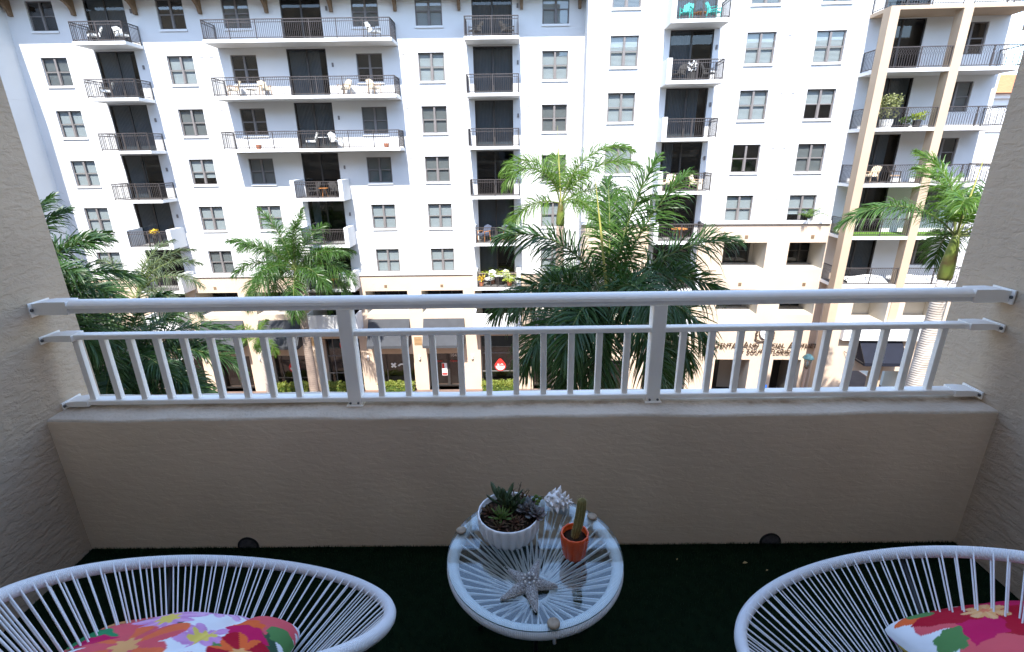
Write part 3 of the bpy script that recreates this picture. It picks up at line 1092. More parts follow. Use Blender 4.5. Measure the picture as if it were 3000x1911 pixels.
def rosette(name, parent, c, nl, L, W, e0, e1, material, seed, T=0.004, lean=(0, 0)):
    r = random.Random(seed)
    m = MB()
    for i in range(nl):
        a = i * 2.39996 + r.uniform(-0.2, 0.2)
        f = i / max(1, nl - 1)
        e = radians(e0 + (e1 - e0) * f + r.uniform(-8, 8))
        d = Vector((cos(a) * cos(e) + lean[0], sin(a) * cos(e) + lean[1], sin(e)))
        up = Vector((-cos(a) * sin(e), -sin(a) * sin(e), cos(e) + 1e-3))
        leafblade(m, Vector(c) + d * 0.004, d, up, L * (1 - 0.45 * f) * r.uniform(0.8, 1.15), W * (1 - 0.3 * f), T, 0.12)
    return m.build(name, material, parent, True)


BX, BY = -0.026, 1.287
bowl = thing('succulent_bowl', 'white scalloped ceramic bowl planted with mixed succulents on the glass table', 'planter', (BX, BY, TZ))
NF = 22
prof = [(0.062, 0.0005), (0.074, 0.004), (0.084, 0.014), (0.091, 0.030), (0.0955, 0.050), (0.0975, 0.070), (0.098, 0.084), (0.0965, 0.089), (0.0935, 0.089), (0.0915, 0.084), (0.0905, 0.066)]
mod = lambda t, i: 1 + (0.085 * abs(cos(t * NF / 2)) - 0.055) * (0.2, 0.9, 1.1, 1.1, 1.0, 0.8, 0.25, 0.08, 0, 0, 0)[i]
MB().lathe(prof, 220, mod=mod).build('pot', 'ceramic_white', bowl, True)
m = MB()
rr = random.Random(12)
m.lathe([(0.0905, 0.070), (0.06, 0.074), (0.03, 0.076), (0.004, 0.075)], 40, mod=lambda t, i: 1)
sl = m.build('soil', 'soil', bowl, True)
m = MB()
for i in range(190):
    a, r = rr.uniform(0, 2 * pi), 0.085 * math.sqrt(rr.random())
    s = rr.uniform(0.002, 0.006)
    e = Vector((rr.uniform(-1, 1), rr.uniform(-1, 1), rr.uniform(0.1, 0.9)))
    leafblade(m, (r * cos(a), r * sin(a), 0.073), e, (0, 0, 1), s * 3.0, s * 0.5, 0.001)
m.build('leaf_litter', 'succulent_red', sl)
rosette('aloe_rosette', bowl, (-0.018, 0.040, 0.078), 17, 0.088, 0.010, 35, 82, 'succulent_green', 1, 0.006)
rosette('aloe_rosette', bowl, (0.012, 0.020, 0.078), 13, 0.070, 0.010, 30, 80, 'succulent_green', 2, 0.006)
rosette('spiky_rosette', bowl, (-0.022, -0.020, 0.078), 24, 0.046, 0.0042, 5, 65, 'succulent_lime', 3, 0.003)
rosette('brown_rosette', bowl, (-0.058, 0.000, 0.078), 26, 0.044, 0.0044, 0, 60, 'succulent_red', 4, 0.003)
rosette('brown_rosette', bowl, (0.020, -0.045, 0.078), 20, 0.034, 0.0040, 0, 60, 'succulent_red', 6, 0.003)
rosette('brown_rosette', bowl, (-0.030, -0.058, 0.078), 16, 0.030, 0.0036, 5, 60, 'succulent_red', 16, 0.003)
rosette('blue_rosette', bowl, (0.062, 0.006, 0.082), 26, 0.046, 0.012, 8, 75, 'succulent_blue', 5, 0.004, (0.1, -0.1))
rosette('blue_rosette', bowl, (0.085, -0.018, 0.090), 14, 0.034, 0.011, -5, 55, 'succulent_blue', 8, 0.004, (0.25, -0.15))
rosette('green_rosette', bowl, (0.052, 0.052, 0.082), 16, 0.034, 0.006, 10, 70, 'succulent_red', 7, 0.003)
m = MB()
for (dx, dy, h, lx) in ((0.02, 0.062, 0.062, -0.008), (0.048, 0.05, 0.05, 0.014), (0.03, 0.06, 0.075, 0.008), (0.036, 0.066, 0.04, 0.02)):
    p0 = Vector((dx, dy, 0.075))
    p1 = p0 + Vector((lx * 0.4, 0.002, h * 0.55))
    p2 = p1 + Vector((lx, 0.004, h * 0.45))
    m.tube([p0, p1, p2], [0.0022, 0.0018, 0.0008], 5)
    for q in range(4):
        pt = p1.lerp(p2, q / 4)
        m.tube([pt, pt + Vector((rr.uniform(-0.014, 0.014), rr.uniform(-0.01, 0.01), 0.012))], [0.001, 0.0004], 4)
m.build('woody_stem', 'succulent_red', bowl)
m = MB()
for (x, y, z) in ((0.088, 0.030, 0.120), (0.094, 0.022, 0.108), (0.080, 0.034, 0.106), (0.10, 0.028, 0.114), (0.090, 0.020, 0.098)):
    m.ball((x, y, z), 0.0075, 5, 8, 1, 0.5, 1)
m.bar((0.085, 0.03, 0.075), (0.09, 0.028, 0.112), 0.0015, 5)
m.build('jade_sprig', 'succulent_lime', bowl, True)

CX, CY = 0.172, 1.195
pot = thing('cactus_pot', 'small orange fluted ceramic pot holding a single columnar cactus', 'planter', (CX, CY, TZ))
NF2 = 12
prof = [(0.026, 0.0005), (0.031, 0.003), (0.034, 0.014), (0.037, 0.032), (0.0405, 0.055), (0.0415, 0.074), (0.0412, 0.084), (0.040, 0.0865), (0.037, 0.086), (0.0355, 0.082), (0.035, 0.066)]
mod2 = lambda t, i: 1 + (0.075 * abs(cos(t * NF2 / 2)) - 0.05) * (0.6, 1, 1, 1, 1, 1, 0.8, 0.6, 0.4, 0.2, 0)[i]
pb = MB().lathe(prof, 144, mod=mod2).build('pot', 'ceramic_orange', pot, True)
m = MB()
for k in range(NF2):
    a = 2 * pi * (k + 0.5) / NF2
    for q in range(9):
        z = 0.010 + q * 0.008
        r = 0.0328 + 0.0105 * min(1, z / 0.07)
        m.ball((r * cos(a) * 0.985, r * sin(a) * 0.985, z), 0.0014, 3, 5)
m.build('beading', 'ceramic_orange', pb, True)
MB().lathe([(0.036, 0.068), (0.02, 0.071), (0.002, 0.071)], 24).build('soil', 'soil', pot, True)
ax0, ax1 = Vector((0, 0, 0.068)), Vector((0.018, 0.004, 0.205))
m = MB()
NZ = 26
n0 = 0
for i in range(NZ + 1):
    f = i / NZ
    c = ax0.lerp(ax1, f) + Vector((0.004 * sin(f * 3.0), 0, 0))
    r = 0.0125 * (0.8 + 0.25 * sin(f * pi * 0.9)) * (1.0 if f < 0.9 else math.sqrt(max(0.01, 1 - ((f - 0.9) / 0.1) ** 2)))
    for j in range(48):
        t = 2 * pi * j / 48
        q = r * (1 + 0.13 * cos(12 * t))
        m.v.append((c.x + q * cos(t), c.y + q * sin(t), c.z))
for i in range(NZ):
    for j in range(48):
        m.f.append((i * 48 + j, i * 48 + (j + 1) % 48, (i + 1) * 48 + (j + 1) % 48, (i + 1) * 48 + j))
        m.mi.append(0)
cst = m.build('cactus', 'cactus_green', pot, True)
m = MB()
rr = random.Random(4)
for i in range(900):
    f = rr.random()
    k = rr.randrange(12)
    t = 2 * pi * k / 12
    c = ax0.lerp(ax1, f) + Vector((0.004 * sin(f * 3.0), 0, 0))
    r = 0.0125 * 1.13 * (0.8 + 0.25 * sin(f * pi * 0.9))
    p = c + Vector((r * cos(t), r * sin(t), 0))
    d = Vector((cos(t) + rr.uniform(-0.9, 0.9), sin(t) + rr.uniform(-0.9, 0.9), rr.uniform(-0.4, 1.0))).normalized() * rr.uniform(0.003, 0.006)
    s = Vector((-sin(t), cos(t), 0)) * 0.00022
    m.tri(p - s, p + s, p + d)
m.build('spines', 'cactus_spine', cst)

# starfish
sf = thing('starfish', 'grey dried starfish with pale knobs lying on the glass table', 'starfish', (0.033, 1.085, TZ))
tips = [(-0.048, 1.033), (0.049, 0.992), (0.113, 1.074), (0.064, 1.172), (-0.030, 1.135)]
angs = [math.atan2(y - 1.085, x - 0.033) for x, y in tips]
lens = [math.hypot(y - 1.085, x - 0.033) for x, y in tips]


def arm_w(q, L):
    return 0.0215 * max(0.0, 1 - q / L) ** 0.72 + 0.0022


def star_r(t):
    best = 0.024
    for a, L in zip(angs, lens):
        d = abs((t - a + pi) % (2 * pi) - pi)
        if d < 1.2:
            td = math.tan(d)
            lo = 0.0
            for k in range(200):
                q = L * (k + 1) / 200
                if q * td <= arm_w(q, L):
                    lo = q
            best = max(best, lo / cos(d))
    return best


NA, NR = 360, 12
m = MB()
rr = random.Random(8)
RT = [star_r(2 * pi * j / NA) for j in range(NA)]
for i in range(NR + 1):
    f = i / NR
    for j in range(NA):
        t = 2 * pi * j / NA
        R = RT[j]
        r = R * f
        near = min(abs((t - a + pi) % (2 * pi) - pi) for a in angs)
        lat = min(1.0, (r * sin(min(near, pi / 2))) / max(0.003, arm_w(min(r * cos(near), 0.088), 0.092)))
        core = 0.026 * (1 - 0.62 * min(1, r / 0.085)) * math.sqrt(max(0.0, 1 - 0.85 * lat * lat))
        h = core if i < NR else 0.0025
        m.v.append((r * cos(t), r * sin(t), 0.001 + max(0.0025, h) + (rr.uniform(-0.0007, 0.0007) if 0 < i < NR else 0)))
for i in range(NR):
    for j in range(NA):
        m.f.append((i * NA + j, i * NA + (j + 1) % NA, (i + 1) * NA + (j + 1) % NA, (i + 1) * NA + j))
        m.mi.append(0)
n = len(m.v)
for j in range(NA):
    x, y, z = m.v[NR * NA + j]
    m.v.append((x * 0.97, y * 0.97, 0.0005))
for j in range(NA):
    m.f.append((NR * NA + j, NR * NA + (j + 1) % NA, n + (j + 1) % NA, n + j))
    m.mi.append(0)
body = m.build('body', 'starfish_grey', sf, True)
m = MB()
for k in range(34):
    if k < 9:
        a, r = k * 2 * pi / 8, (0.0 if k == 8 else 0.017)
        s, h = 0.0034, 0.0245
    else:
        i = (k - 9) % 5
        q = (k - 9) // 5
        a, r = angs[i] + rr.uniform(-0.06, 0.06), 0.026 + q * 0.012
        s, h = 0.0026 - q * 0.0003, 0.0245 - 0.2 * r
    m.ball((r * cos(a), r * sin(a), 0.001 + h), s, 4, 7, 1, 1, 1.3)
for a in angs:
    for q in range(15):
        r = 0.03 + q * 0.0045
        for sgn in (-1, 1):
            wv = arm_w(r, 0.095) * 0.9
            x, y = r * cos(a) - sgn * wv * sin(a), r * sin(a) + sgn * wv * cos(a)
            m.ball((x, y, 0.007), 0.0015, 3, 5, 1, 1, 1.4)
m.build('knobs', 'starfish_knob', body, True)

# conch shell
sh = thing('conch_shell', 'white spiky conch shell lying at the far edge of the glass table', 'shell', (0.140, 1.405, TZ), radians(-12))
m = MB()
rr = random.Random(2)
prof = [(0.004, -0.046), (0.012, -0.040), (0.021, -0.030), (0.029, -0.018), (0.034, -0.007), (0.036, 0.002), (0.027, 0.008), (0.022, 0.012), (0.0245, 0.018), (0.019, 0.023), (0.0145, 0.026), (0.0165, 0.031), (0.012, 0.035), (0.0085, 0.038), (0.0095, 0.042), (0.006, 0.046), (0.0005, 0.054)]
n = 36
for (r, x) in prof:
    for j in range(n):
        t = 2 * pi * j / n
        q = r * (1 + 0.05 * sin(5 * t + x * 160) + rr.uniform(-0.015, 0.015))
        m.v.append((x + 0.005 * (t / (2 * pi) - 0.5), q * cos(t), 0.033 + q * sin(t) * 0.95))
for i in range(len(prof) - 1):
    for j in range(n):
        k = (j + 1) % n
        m.f.append((i * n + j, i * n + k, (i + 1) * n + k, (i + 1) * n + j))
        m.mi.append(0)
shell_body = m.build('body', 'shell_white', sh, True)
m = MB()
for (x, r, L, k, ph) in ((0.000, 0.034, 0.019, 8, 0.2), (-0.018, 0.031, 0.014, 8, 0.6), (-0.034, 0.020, 0.008, 7, 0.1), (0.018, 0.023, 0.015, 8, 0.5), (0.031, 0.015, 0.011, 7, 0.1), (0.042, 0.009, 0.006, 6, 0.4)):
    for i in range(k):
        t = 2 * pi * i / k + ph
        o_ = Vector((0, cos(t), sin(t) * 0.95))
        c = Vector((x, 0, 0.033)) + o_ * (r * 0.8)
        if c.z + o_.z * L < 0.002:
            continue
        m.bar(c, c + o_ * (L + r * 0.2) + Vector((0.006, 0, 0)), L * 0.6, 7, 0.0007)
m.build('spikes', 'shell_white', shell_body, True)

# ------------------------------------------------------------------ facade kit (local frame: x along the front, y into the building, z up)
WW, WH = 1.625, 1.61


def window_meshes(w_, h_):
    fr = MB()
    d0, d1 = 0.085, 0.15
    t = 0.055
    fr.box(0, t, d0, d1, 0, h_).box(w_ - t, w_, d0, d1, 0, h_)
    fr.box(t, w_ - t, d0, d1, 0, t).box(t, w_ - t, d0, d1, h_ - t, h_)
    fr.box(w_ / 2 - 0.06, w_ / 2 + 0.06, d0 - 0.03, d1, t, h_ - t)
    for a, b in ((t, w_ / 2 - 0.06), (w_ / 2 + 0.06, w_ - t)):
        fr.box(a, b, d0 + 0.01, d1 - 0.005, h_ / 2 - 0.03, h_ / 2 + 0.03)
        fr.box(a, a + 0.03, d0 + 0.02, d1 - 0.01, t, h_ / 2 - 0.03).box(b - 0.03, b, d0 + 0.02, d1 - 0.01, t, h_ / 2 - 0.03)
    frame = fr.mesh('window', 'frame_taupe')
    a0, a1 = t, w_ / 2 - 0.06
    pane = MB().quad((a0, 0.13, t), (a1, 0.13, t), (a1, 0.13, h_ / 2 - 0.03), (a0, 0.13, h_ / 2 - 0.03)).mesh('pane', 'pane_glass')
    sill = MB().box(-0.04, w_ + 0.04, -0.075, 0.08, -0.12, 0.0).mesh('sill', 'white_trim')

    def blind(z0, z1, openness, material):
        m = MB()
        pitch = 0.062
        k = max(2, int((z1 - z0) / pitch))
        for i in range(k):
            z = z0 + (z1 - z0) * i / k
            m.quad((0.05, 0.205 - openness, z), (w_ - 0.05, 0.205 - openness, z), (w_ - 0.05, 0.205 + openness, z + pitch * (1.02 - openness * 6)), (0.05, 0.205 + openness, z + pitch * (1.02 - openness * 6)))
        m.box(0.05, w_ - 0.05, 0.19, 0.22, z0 - 0.02, z0)
        return m.mesh('blind', material)
    bl = {'full': blind(0.05, h_ - 0.03, 0.008, 'blind_white'), 'most': blind(0.45, h_ - 0.03, 0.008, 'blind_white'), 'half': blind(0.85, h_ - 0.03, 0.008, 'blind_white'),
          'grey': blind(0.05, h_ - 0.03, 0.018, 'blind_grey'), 'none': None}
    return frame, pane, sill, bl


WF, WP, WS, WB = window_meshes(WW, WH)
WIN_HOLES = {}


def add_window(root, x, z, y=0.0, blind='full', sill=True):
    wo = link('window', WF, root, (x, y, z))
    for px in (0, WW / 2 + 0.005):
        for pz in (0, WH / 2 - 0.025):
            link('pane', WP, wo, (px, 0, pz))
    if sill:
        link('sill', WS, wo, (0, 0, 0))
    if WB[blind]:
        link('blind', WB[blind], wo, (0, 0, 0))
    return wo


def door_meshes(w_, h_):
    f = MB()
    d0, d1 = 0.05, 0.13
    t = 0.06
    f.box(0, t, d0, d1, 0, h_).box(w_ - t, w_, d0, d1, 0, h_)
    f.box(t, w_ - t, d0, d1, 0, t).box(t, w_ - t, d0, d1, h_ - t, h_)
    f.box(w_ / 2 - 0.05, w_ / 2 + 0.05, d0 + 0.01, d1, t, h_ - t)
    frame = f.mesh('sliding_door', 'bronze_metal')
    pane = MB().quad((t, 0.1, t), (w_ / 2 - 0.05, 0.1, t), (w_ / 2 - 0.05, 0.1, h_ - t), (t, 0.1, h_ - t)).mesh('pane', 'door_glass')

    def curtain(x0, x1, seed):
        m = MB()
        r = random.Random(seed)
        n = int((x1 - x0) / 0.045)
        for i in range(n):
            a, b = x0 + (x1 - x0) * i / n, x0 + (x1 - x0) * (i + 1) / n
            ya, yb = (0.24, 0.285) if i % 2 else (0.285, 0.24)
            m.quad((a, ya, 0.05), (b, yb, 0.05), (b, yb, h_ - 0.03), (a, ya, h_ - 0.03))
        return m.mesh('curtain', 'curtain_grey')
    cu = [curtain(0.05, w_ - 0.05, 1), curtain(0.05, w_ * 0.5, 2), curtain(w_ * 0.08, w_ * 0.3, 3), None, curtain(0.05, w_ * 0.8, 4)]
    return frame, pane, cu


DW, DH = 2.45, 2.78
DF, DP, DC = door_meshes(DW, DH)


def add_door(root, x, z, y=0.0, cu=0):
    d = link('sliding_door', DF, root, (x, y, z))
    link('pane', DP, d, (0, 0, 0))
    link('pane', DP, d, (DW / 2 - 0.01, 0, 0))
    if DC[cu]:
        link('curtain', DC[cu], d, (0, 0, 0))
    return d


def railing_bars(m, a, b, z, h=1.05, gap=0.112, wavy=False):
    """a run of metal railing from a to b (x,y), standing on height z"""
    a, b = Vector((a[0], a[1], 0)), Vector((b[0], b[1], 0))
    L = (b - a).length
    d = (b - a).normalized()
    nrm = Vector((-d.y, d.x, 0))

    def slab(s0, s1, z0, z1, t):
        p = a + d * s0
        q = a + d * s1
        o = nrm * t
        n = len(m.v)
        for zz in (z0, z1):
            m.v += [tuple(p - o + Vector((0, 0, zz))), tuple(q - o + Vector((0, 0, zz))), tuple(q + o + Vector((0, 0, zz))), tuple(p + o + Vector((0, 0, zz)))]
        for f in ((0, 3, 2, 1), (4, 5, 6, 7), (0, 1, 5, 4), (1, 2, 6, 5), (2, 3, 7, 6), (3, 0, 4, 7)):
            m.f.append(tuple(n + i for i in f))
            m.mi.append(m.cur)
    slab(0, L, z + h - 0.045, z + h, 0.028)
    if not wavy:
        slab(0, L, z + h - 0.19, z + h - 0.16, 0.014)
    slab(0, L, z + 0.07, z + 0.105, 0.014)
    npost = max(1, round(L / 1.6))
    for i in range(npost + 1):
        s = L * i / npost
        slab(max(0, s - 0.025), min(L, s + 0.025), z, z + h - 0.045, 0.025)
    k = max(2, int(L / gap))
    for i in range(1, k):
        s = L * i / k
        if wavy:
            slab(s - 0.009, s + 0.009, z + 0.1, z + h - 0.42, 0.009)
            p = a + d * s
            for q in range(4):
                s0 = 0.05 * sin(q * pi / 2)
                s1 = 0.05 * sin((q + 1) * pi / 2)
                for sg in (-1, 1):
                    p0 = p + d * (sg * s0) + Vector((0, 0, z + h - 0.42 + q * 0.095))
                    p1 = p + d * (sg * s1) + Vector((0, 0, z + h - 0.42 + (q + 1) * 0.095))
                    m.bar(p0, p1, 0.0085, 4, cap=False)
        else:
            slab(s - 0.009, s + 0.009, z + 0.1, z + h - 0.045, 0.009)


def balcony(root, x0, x1, z, dep=1.5, th=0.18, sides=(False, False), wavy=False, slabmat='white_trim', yb=0.0, rail=True):
    """a balcony slab with its metal railing; sides: solid white side panels (left, right)"""
    m = MB()
    m.box(x0, x1, -dep, yb, z - th, z)
    s = m.build('balcony_slab', slabmat, root)
    MB().quad((x0 + 0.06, -dep + 0.1, z + 0.004), (x1 - 0.06, -dep + 0.1, z + 0.004), (x1 - 0.06, -0.01, z + 0.004), (x0 + 0.06, -0.01, z + 0.004)).build('floor_finish', 'tile_grey', s)
    m = MB()
    pt = 0.26
    ra, rb = x0 + 0.05, x1 - 0.05
    for k, sd in enumerate(sides):
        if sd:
            a = x0 if k == 0 else x1 - pt
            p = MB().box(a - 0.004, a + pt + 0.004, -dep - 0.004, yb - 0.004, z - th - 0.004, z + 1.13)
            p.build('side_panel', 'white_trim', s)
            if k == 0:
                ra = x0 + pt
            else:
                rb = x1 - pt
    if rail:
        railing_bars(m, (ra, -dep + 0.06), (rb, -dep + 0.06), z, wavy=wavy)
        if not sides[0]:
            railing_bars(m, (ra, -dep + 0.06), (ra, -0.03), z, wavy=wavy)
        if not sides[1]:
            railing_bars(m, (rb, -dep + 0.06), (rb, -0.03), z, wavy=wavy)
        m.build('railing', 'rail_metal', s)
    return s


def shopfront(root, x0, x1, z0, z1, y, mull=(0.5,), trans=(0.35,), material='bronze_metal', door=False):
    m = MB()
    t = 0.06
    m.box(x0, x0 + t, y, y + 0.08, z0, z1).box(x1 - t, x1, y, y + 0.08, z0, z1)
    m.box(x0 + t, x1 - t, y, y + 0.08, z0, z0 + t).box(x0 + t, x1 - t, y, y + 0.08, z1 - t, z1)
    for f in mull:
        x = x0 + (x1 - x0) * f
        tt = 0.1 if door else 0.03
        m.box(x - tt, x + tt, y + 0.005, y + 0.075, z0 + t, z1 - t)
    for f in trans:
        z = z0 + (z1 - z0) * f
        m.box(x0 + t, x1 - t, y + 0.01, y + 0.07, z - 0.035, z + 0.035)
    s = m.build('shop_door' if door else 'shop_window', material, root)
    zs = [z0 + t] + [z0 + (z1 - z0) * f for f in trans] + [z1 - t]
    xs = [x0 + t] + [x0 + (x1 - x0) * f for f in mull] + [x1 - t]
    for i in range(len(xs) - 1):
        for j in range(len(zs) - 1):
            MB().quad((xs[i], y + 0.04, zs[j]), (xs[i + 1], y + 0.04, zs[j]), (xs[i + 1], y + 0.04, zs[j + 1]), (xs[i], y + 0.04, zs[j + 1])).build('pane', 'shop_glass', s)
    return s


def awning(root, x0, x1, zt, zb, y0, proj, material='awning_fabric', val=0.2):
    m = MB()
    yf = y0 - proj
    n = 4
    for i in range(n):
        a, b = x0 + (x1 - x0) * i / n, x0 + (x1 - x0) * (i + 1) / n
        m.quad((a, yf, zb), (b, yf, zb), (b, y0, zt), (a, y0, zt))
        m.quad((a, yf, zb - val), (b, yf, zb - val), (b, yf, zb), (a, yf, zb))
    for x in (x0, x1):
        m.tri((x, yf, zb), (x, y0, zt), (x, y0, zb))
        m.quad((x, yf, zb - val), (x, yf, zb), (x, y0, zb), (x, y0, zb - val))
    o = m.build('awning', material, root)
    fr = MB()
    for i in range(n + 1):
        x = x0 + (x1 - x0) * i / n
        fr.bar((x, yf + 0.02, zb - 0.02), (x, y0, zt - 0.03), 0.012, 5)
    fr.build('awning_frame', 'bronze_metal', o)
    return o


def sconce(root, x, z, y):
    o = MB().box(x - 0.06, x + 0.06, y - 0.03, y, z - 0.2, z + 0.2).build('wall_lamp', 'frame_taupe', root)
    MB().lathe([(0.05, z - 0.16), (0.085, z - 0.1), (0.085, z + 0.02)], 10, x, y - 0.11).build('lamp_glass', 'white_trim', o)
    MB().lathe([(0.085, z + 0.05), (0.085, z + 0.17), (0.05, z + 0.22)], 10, x, y - 0.11).build('lamp_cap', 'letter_white', o)
    return o


# ------------------------------------------------------------------ the white apartment block opposite
YA = 34.5
A = thing('apartment_building', 'white apartment block with dark railed balconies, beige shop storey and a deep bracketed eave', 'building', (0, YA, 0))
AX0, AX1 = -31.2, 4.9
COLS = [-29.38, -21.5, -17.54, -9.71, -5.85, 1.86]
ROWZ = [9.143 - 3.048 * i for i in range(6)]
FL = [8.27, 5.22, 2.17, -0.87, -3.92, -6.97]
DX = [-25.88, -14.0, -2.42]
holes = [(x, x + WW, z, z + WH, 0.16) for x in COLS for z in ROWZ]
holes += [(x, x + DW, z, z + DH, 0.14) for x in DX for z in FL]
wall_mesh(AX0, AX1, -7.3, 13.2, holes).build('wall', 'white_stucco', A)
kinds = ['full', 'full', 'grey', 'most', 'full', 'grey', 'full', 'half', 'full', 'full', 'none', 'grey']
rb = random.Random(21)
fixed = {(0, 0): 'none', (1, 0): 'none', (2, 0): 'grey', (3, 0): 'grey', (4, 0): 'full', (5, 0): 'full', (2, 1): 'none', (2, 2): 'none', (3, 1): 'none', (3, 2): 'grey', (2, 3): 'grey', (3, 3): 'grey', (1, 1): 'full', (1, 2): 'grey', (1, 3): 'most', (1, 4): 'full', (1, 5): 'grey', (4, 1): 'full', (4, 2): 'grey', (4, 3): 'grey', (4, 4): 'full', (4, 5): 'full', (3, 4): 'full', (3, 5): 'full', (5, 1): 'full', (5, 2): 'grey', (5, 3): 'grey', (0, 1): 'grey', (0, 2): 'full', (0, 3): 'full'}
for i, x in enumerate(COLS):
    for j, z in enumerate(ROWZ):
        add_window(A, x, z, 0.0, fixed.get((i, j), 'full'), sill=(j != 5))
for i, x in enumerate(DX):
    for j, z in enumerate(FL):
        add_door(A, x, z, 0.0, [0, 4, 0, 1, 0, 2, 3, 4, 0, 3, 2, 1, 0, 0, 0, 3, 0, 1][i * 6 + j])
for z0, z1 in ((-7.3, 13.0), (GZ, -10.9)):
    MB().quad((AX0, 0.9, z0), (AX1, 0.9, z0), (AX1, 0.9, z1), (AX0, 0.9, z1)).build('room_shade_sheet', 'room_shade', A)  # dark sheet standing in for shade inside the rooms
# thin reveal joints at the floors
for z in (8.05, 4.98, 1.93, -1.12, -4.17):
    MB().box(AX0, AX1, -0.012, 0.0, z - 0.02, z + 0.02).build('joint_band', 'white_stucco', A)
# balconies: three stacks
for j, z in enumerate(FL):
    pan = j >= 4
    balcony(A, -25.95, -22.80, z, sides=(pan, pan))
    if j < 3:
        balcony(A, -18.22, -7.08, z)
    else:
        balcony(A, -14.36, -11.0, z, sides=(True, True))
    balcony(A, -2.82, 0.42, z, sides=(False, False) if j < 4 else (True, True))
# wall vents and door lights
for x in (-23.05, -11.2, 0.35):
    for z in FL[:-1]:
        MB().box(x - 0.05, x + 0.05, -0.06, 0.0, z + 1.75, z + 1.98).build('door_light', 'frame_taupe', A)
for i, z in enumerate(FL):
    for x in (-18.7, -6.75, 1.0, -19.3):
        MB().box(x - 0.12, x + 0.12, -0.03, 0.0, z - 0.66, z - 0.38).build('air_vent', 'soffit_white', A)
# eave with timber brackets
m = MB()
m.box(AX0, AX1 - 0.4, -1.62, 0.3, 10.82, 11.05)
ev = m.build('eave', 'soffit_white', A)
m = MB()
m.quad((AX0, -1.7, 11.05), (AX1 - 0.4, -1.7, 11.05), (AX1 - 0.4, 4, 13.2), (AX0, 4, 13.2))
m.build('roof', 'roof_tile', A)
for x in (-30.35, -26.5, -22.75, -18.83, -14.8, -10.9, -7.03, -3.18, 0.6, 4.1):
    m = MB()
    m.box(x - 0.09, x + 0.09, -0.22, 0.0, 9.93, 10.82)
    m.box(x - 0.09, x + 0.09, -1.45, -0.22, 10.58, 10.82)
    for q in range(5):
        a0, a1 = q / 5 * pi / 2, (q + 1) / 5 * pi / 2
        y0, z0 = -0.22 - 0.9 * (1 - cos(a0)), 9.98 + 0.62 * sin(a0)
        y1, z1 = -0.22 - 0.9 * (1 - cos(a1)), 9.98 + 0.62 * sin(a1)
        m.quad((x - 0.088, y0, z0), (x + 0.088, y0, z0), (x + 0.088, y1, z1), (x - 0.088, y1, z1))
        for s in (-0.088, 0.088):
            m.quad((x + s, y0, z0), (x + s, y1, z1), (x + s, y1, 10.6), (x + s, y0, 10.6))
    m.build('eave_bracket', 'bracket_wood', A)
# projecting wing on the left
m = MB()
m.box(-48, -30.75, -6.5, 0.5, GZ - 0.1, 13.2)
m.build('wing', 'white_stucco', A)
for z in (8.3, 5.25, 2.2, -0.85, -3.9):
    MB().box(-30.75, -30.735, -6.5, 0.0, z - 0.015, z + 0.015).build('joint_band', 'white_stucco', A)

# beige shop storey
YPD = -0.2
UB = [(-22.95, -19.88), (-18.75, -15.68), (-10.7, -7.69), (-6.68, -3.69), (1.3, 4.3)]
BAYS = [(-26.1, -23.7), (-14.75, -11.1), (-2.86, 0.44)]
ph = [(a, b, -9.13, -7.46, 2.0, True) for a, b in UB]
ph += [(a - 0.0, b, -7.2, -6.28, 0.2) for a, b in BAYS]
ph += [(a, b, -10.0, -7.42, 2.0, True) for a, b in BAYS]
SHOP = [(-22.5, -19.95, -12.38), (-18.35, -15.75, -12.38), (-10.43, -7.62, -12.32), (-6.58, -3.97, -12.32), (1.38, 4.1, -12.32), (-25.75, -23.55, -11.08), (-14.3, -11.55, -11.06), (-2.57, -0.09, -10.95), (-29.9, -27.0, -11.4)]
ph += [(a, b, GZ, t, 0.55) for a, b, t in SHOP]
wall_mesh(AX0, AX1, GZ, -6.28, ph, YPD).build('shop_wall', ['beige_stucco', 'loggia_paint'], A)
for a, b in ((AX0, -26.05), (-22.75, -14.45), (-11.0, -2.85), (0.45, AX1)):
    MB().box(a, b, -0.3, 0.0, -6.30, -6.13).build('ledge', 'white_trim', A)
for (a, b) in UB:
    # windows at the back of the loggias
    f = MB()
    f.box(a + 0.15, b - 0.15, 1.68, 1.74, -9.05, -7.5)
    f.build('loggia_window', 'room_shade', A)
    fr = MB()
    for q in range(4):
        x = a + 0.15 + (b - a - 0.3) * q / 3
        fr.box(x - 0.03, x + 0.03, 1.62, 1.68, -9.05, -7.5)
    fr.box(a + 0.15, b - 0.15, 1.63, 1.675, -8.3, -8.24)
    fo = fr.build('window_frame', 'bronze_metal', A)
    MB().quad((a + 0.15, 1.65, -9.05), (b - 0.15, 1.65, -9.05), (b - 0.15, 1.65, -7.5), (a + 0.15, 1.65, -7.5)).build('pane', 'door_glass', fo)
    MB().box((a + b) / 2 - 0.1, (a + b) / 2 + 0.1, YPD - 0.02, YPD, -7.22, -7.02).build('air_vent', 'bracket_wood', A)
    awning(A, a, b, -9.57, -11.27, YPD, 1.1)
for (a, b) in BAYS:
    MB().box(a + 0.4, b - 0.3, 1.6, 1.7, -9.95, -7.5).build('loggia_window', 'room_shade', A)
    s = MB().box(a - 0.05, b, -1.5, YPD - 0.002, -10.15, -9.97).build('balcony_slab', 'white_trim', A)
    MB().box(a - 0.054, b + 0.004, -1.504, -1.36, -10.154, -8.86).build('front_panel', 'white_trim', s)
    MB().box(a - 0.05, a + 0.1, -1.36, YPD - 0.002, -9.97, -8.862).build('side_panel', 'white_trim', s)
    MB().box(b - 0.15, b, -1.36, YPD - 0.002, -9.97, -8.862).build('side_panel', 'white_trim', s)
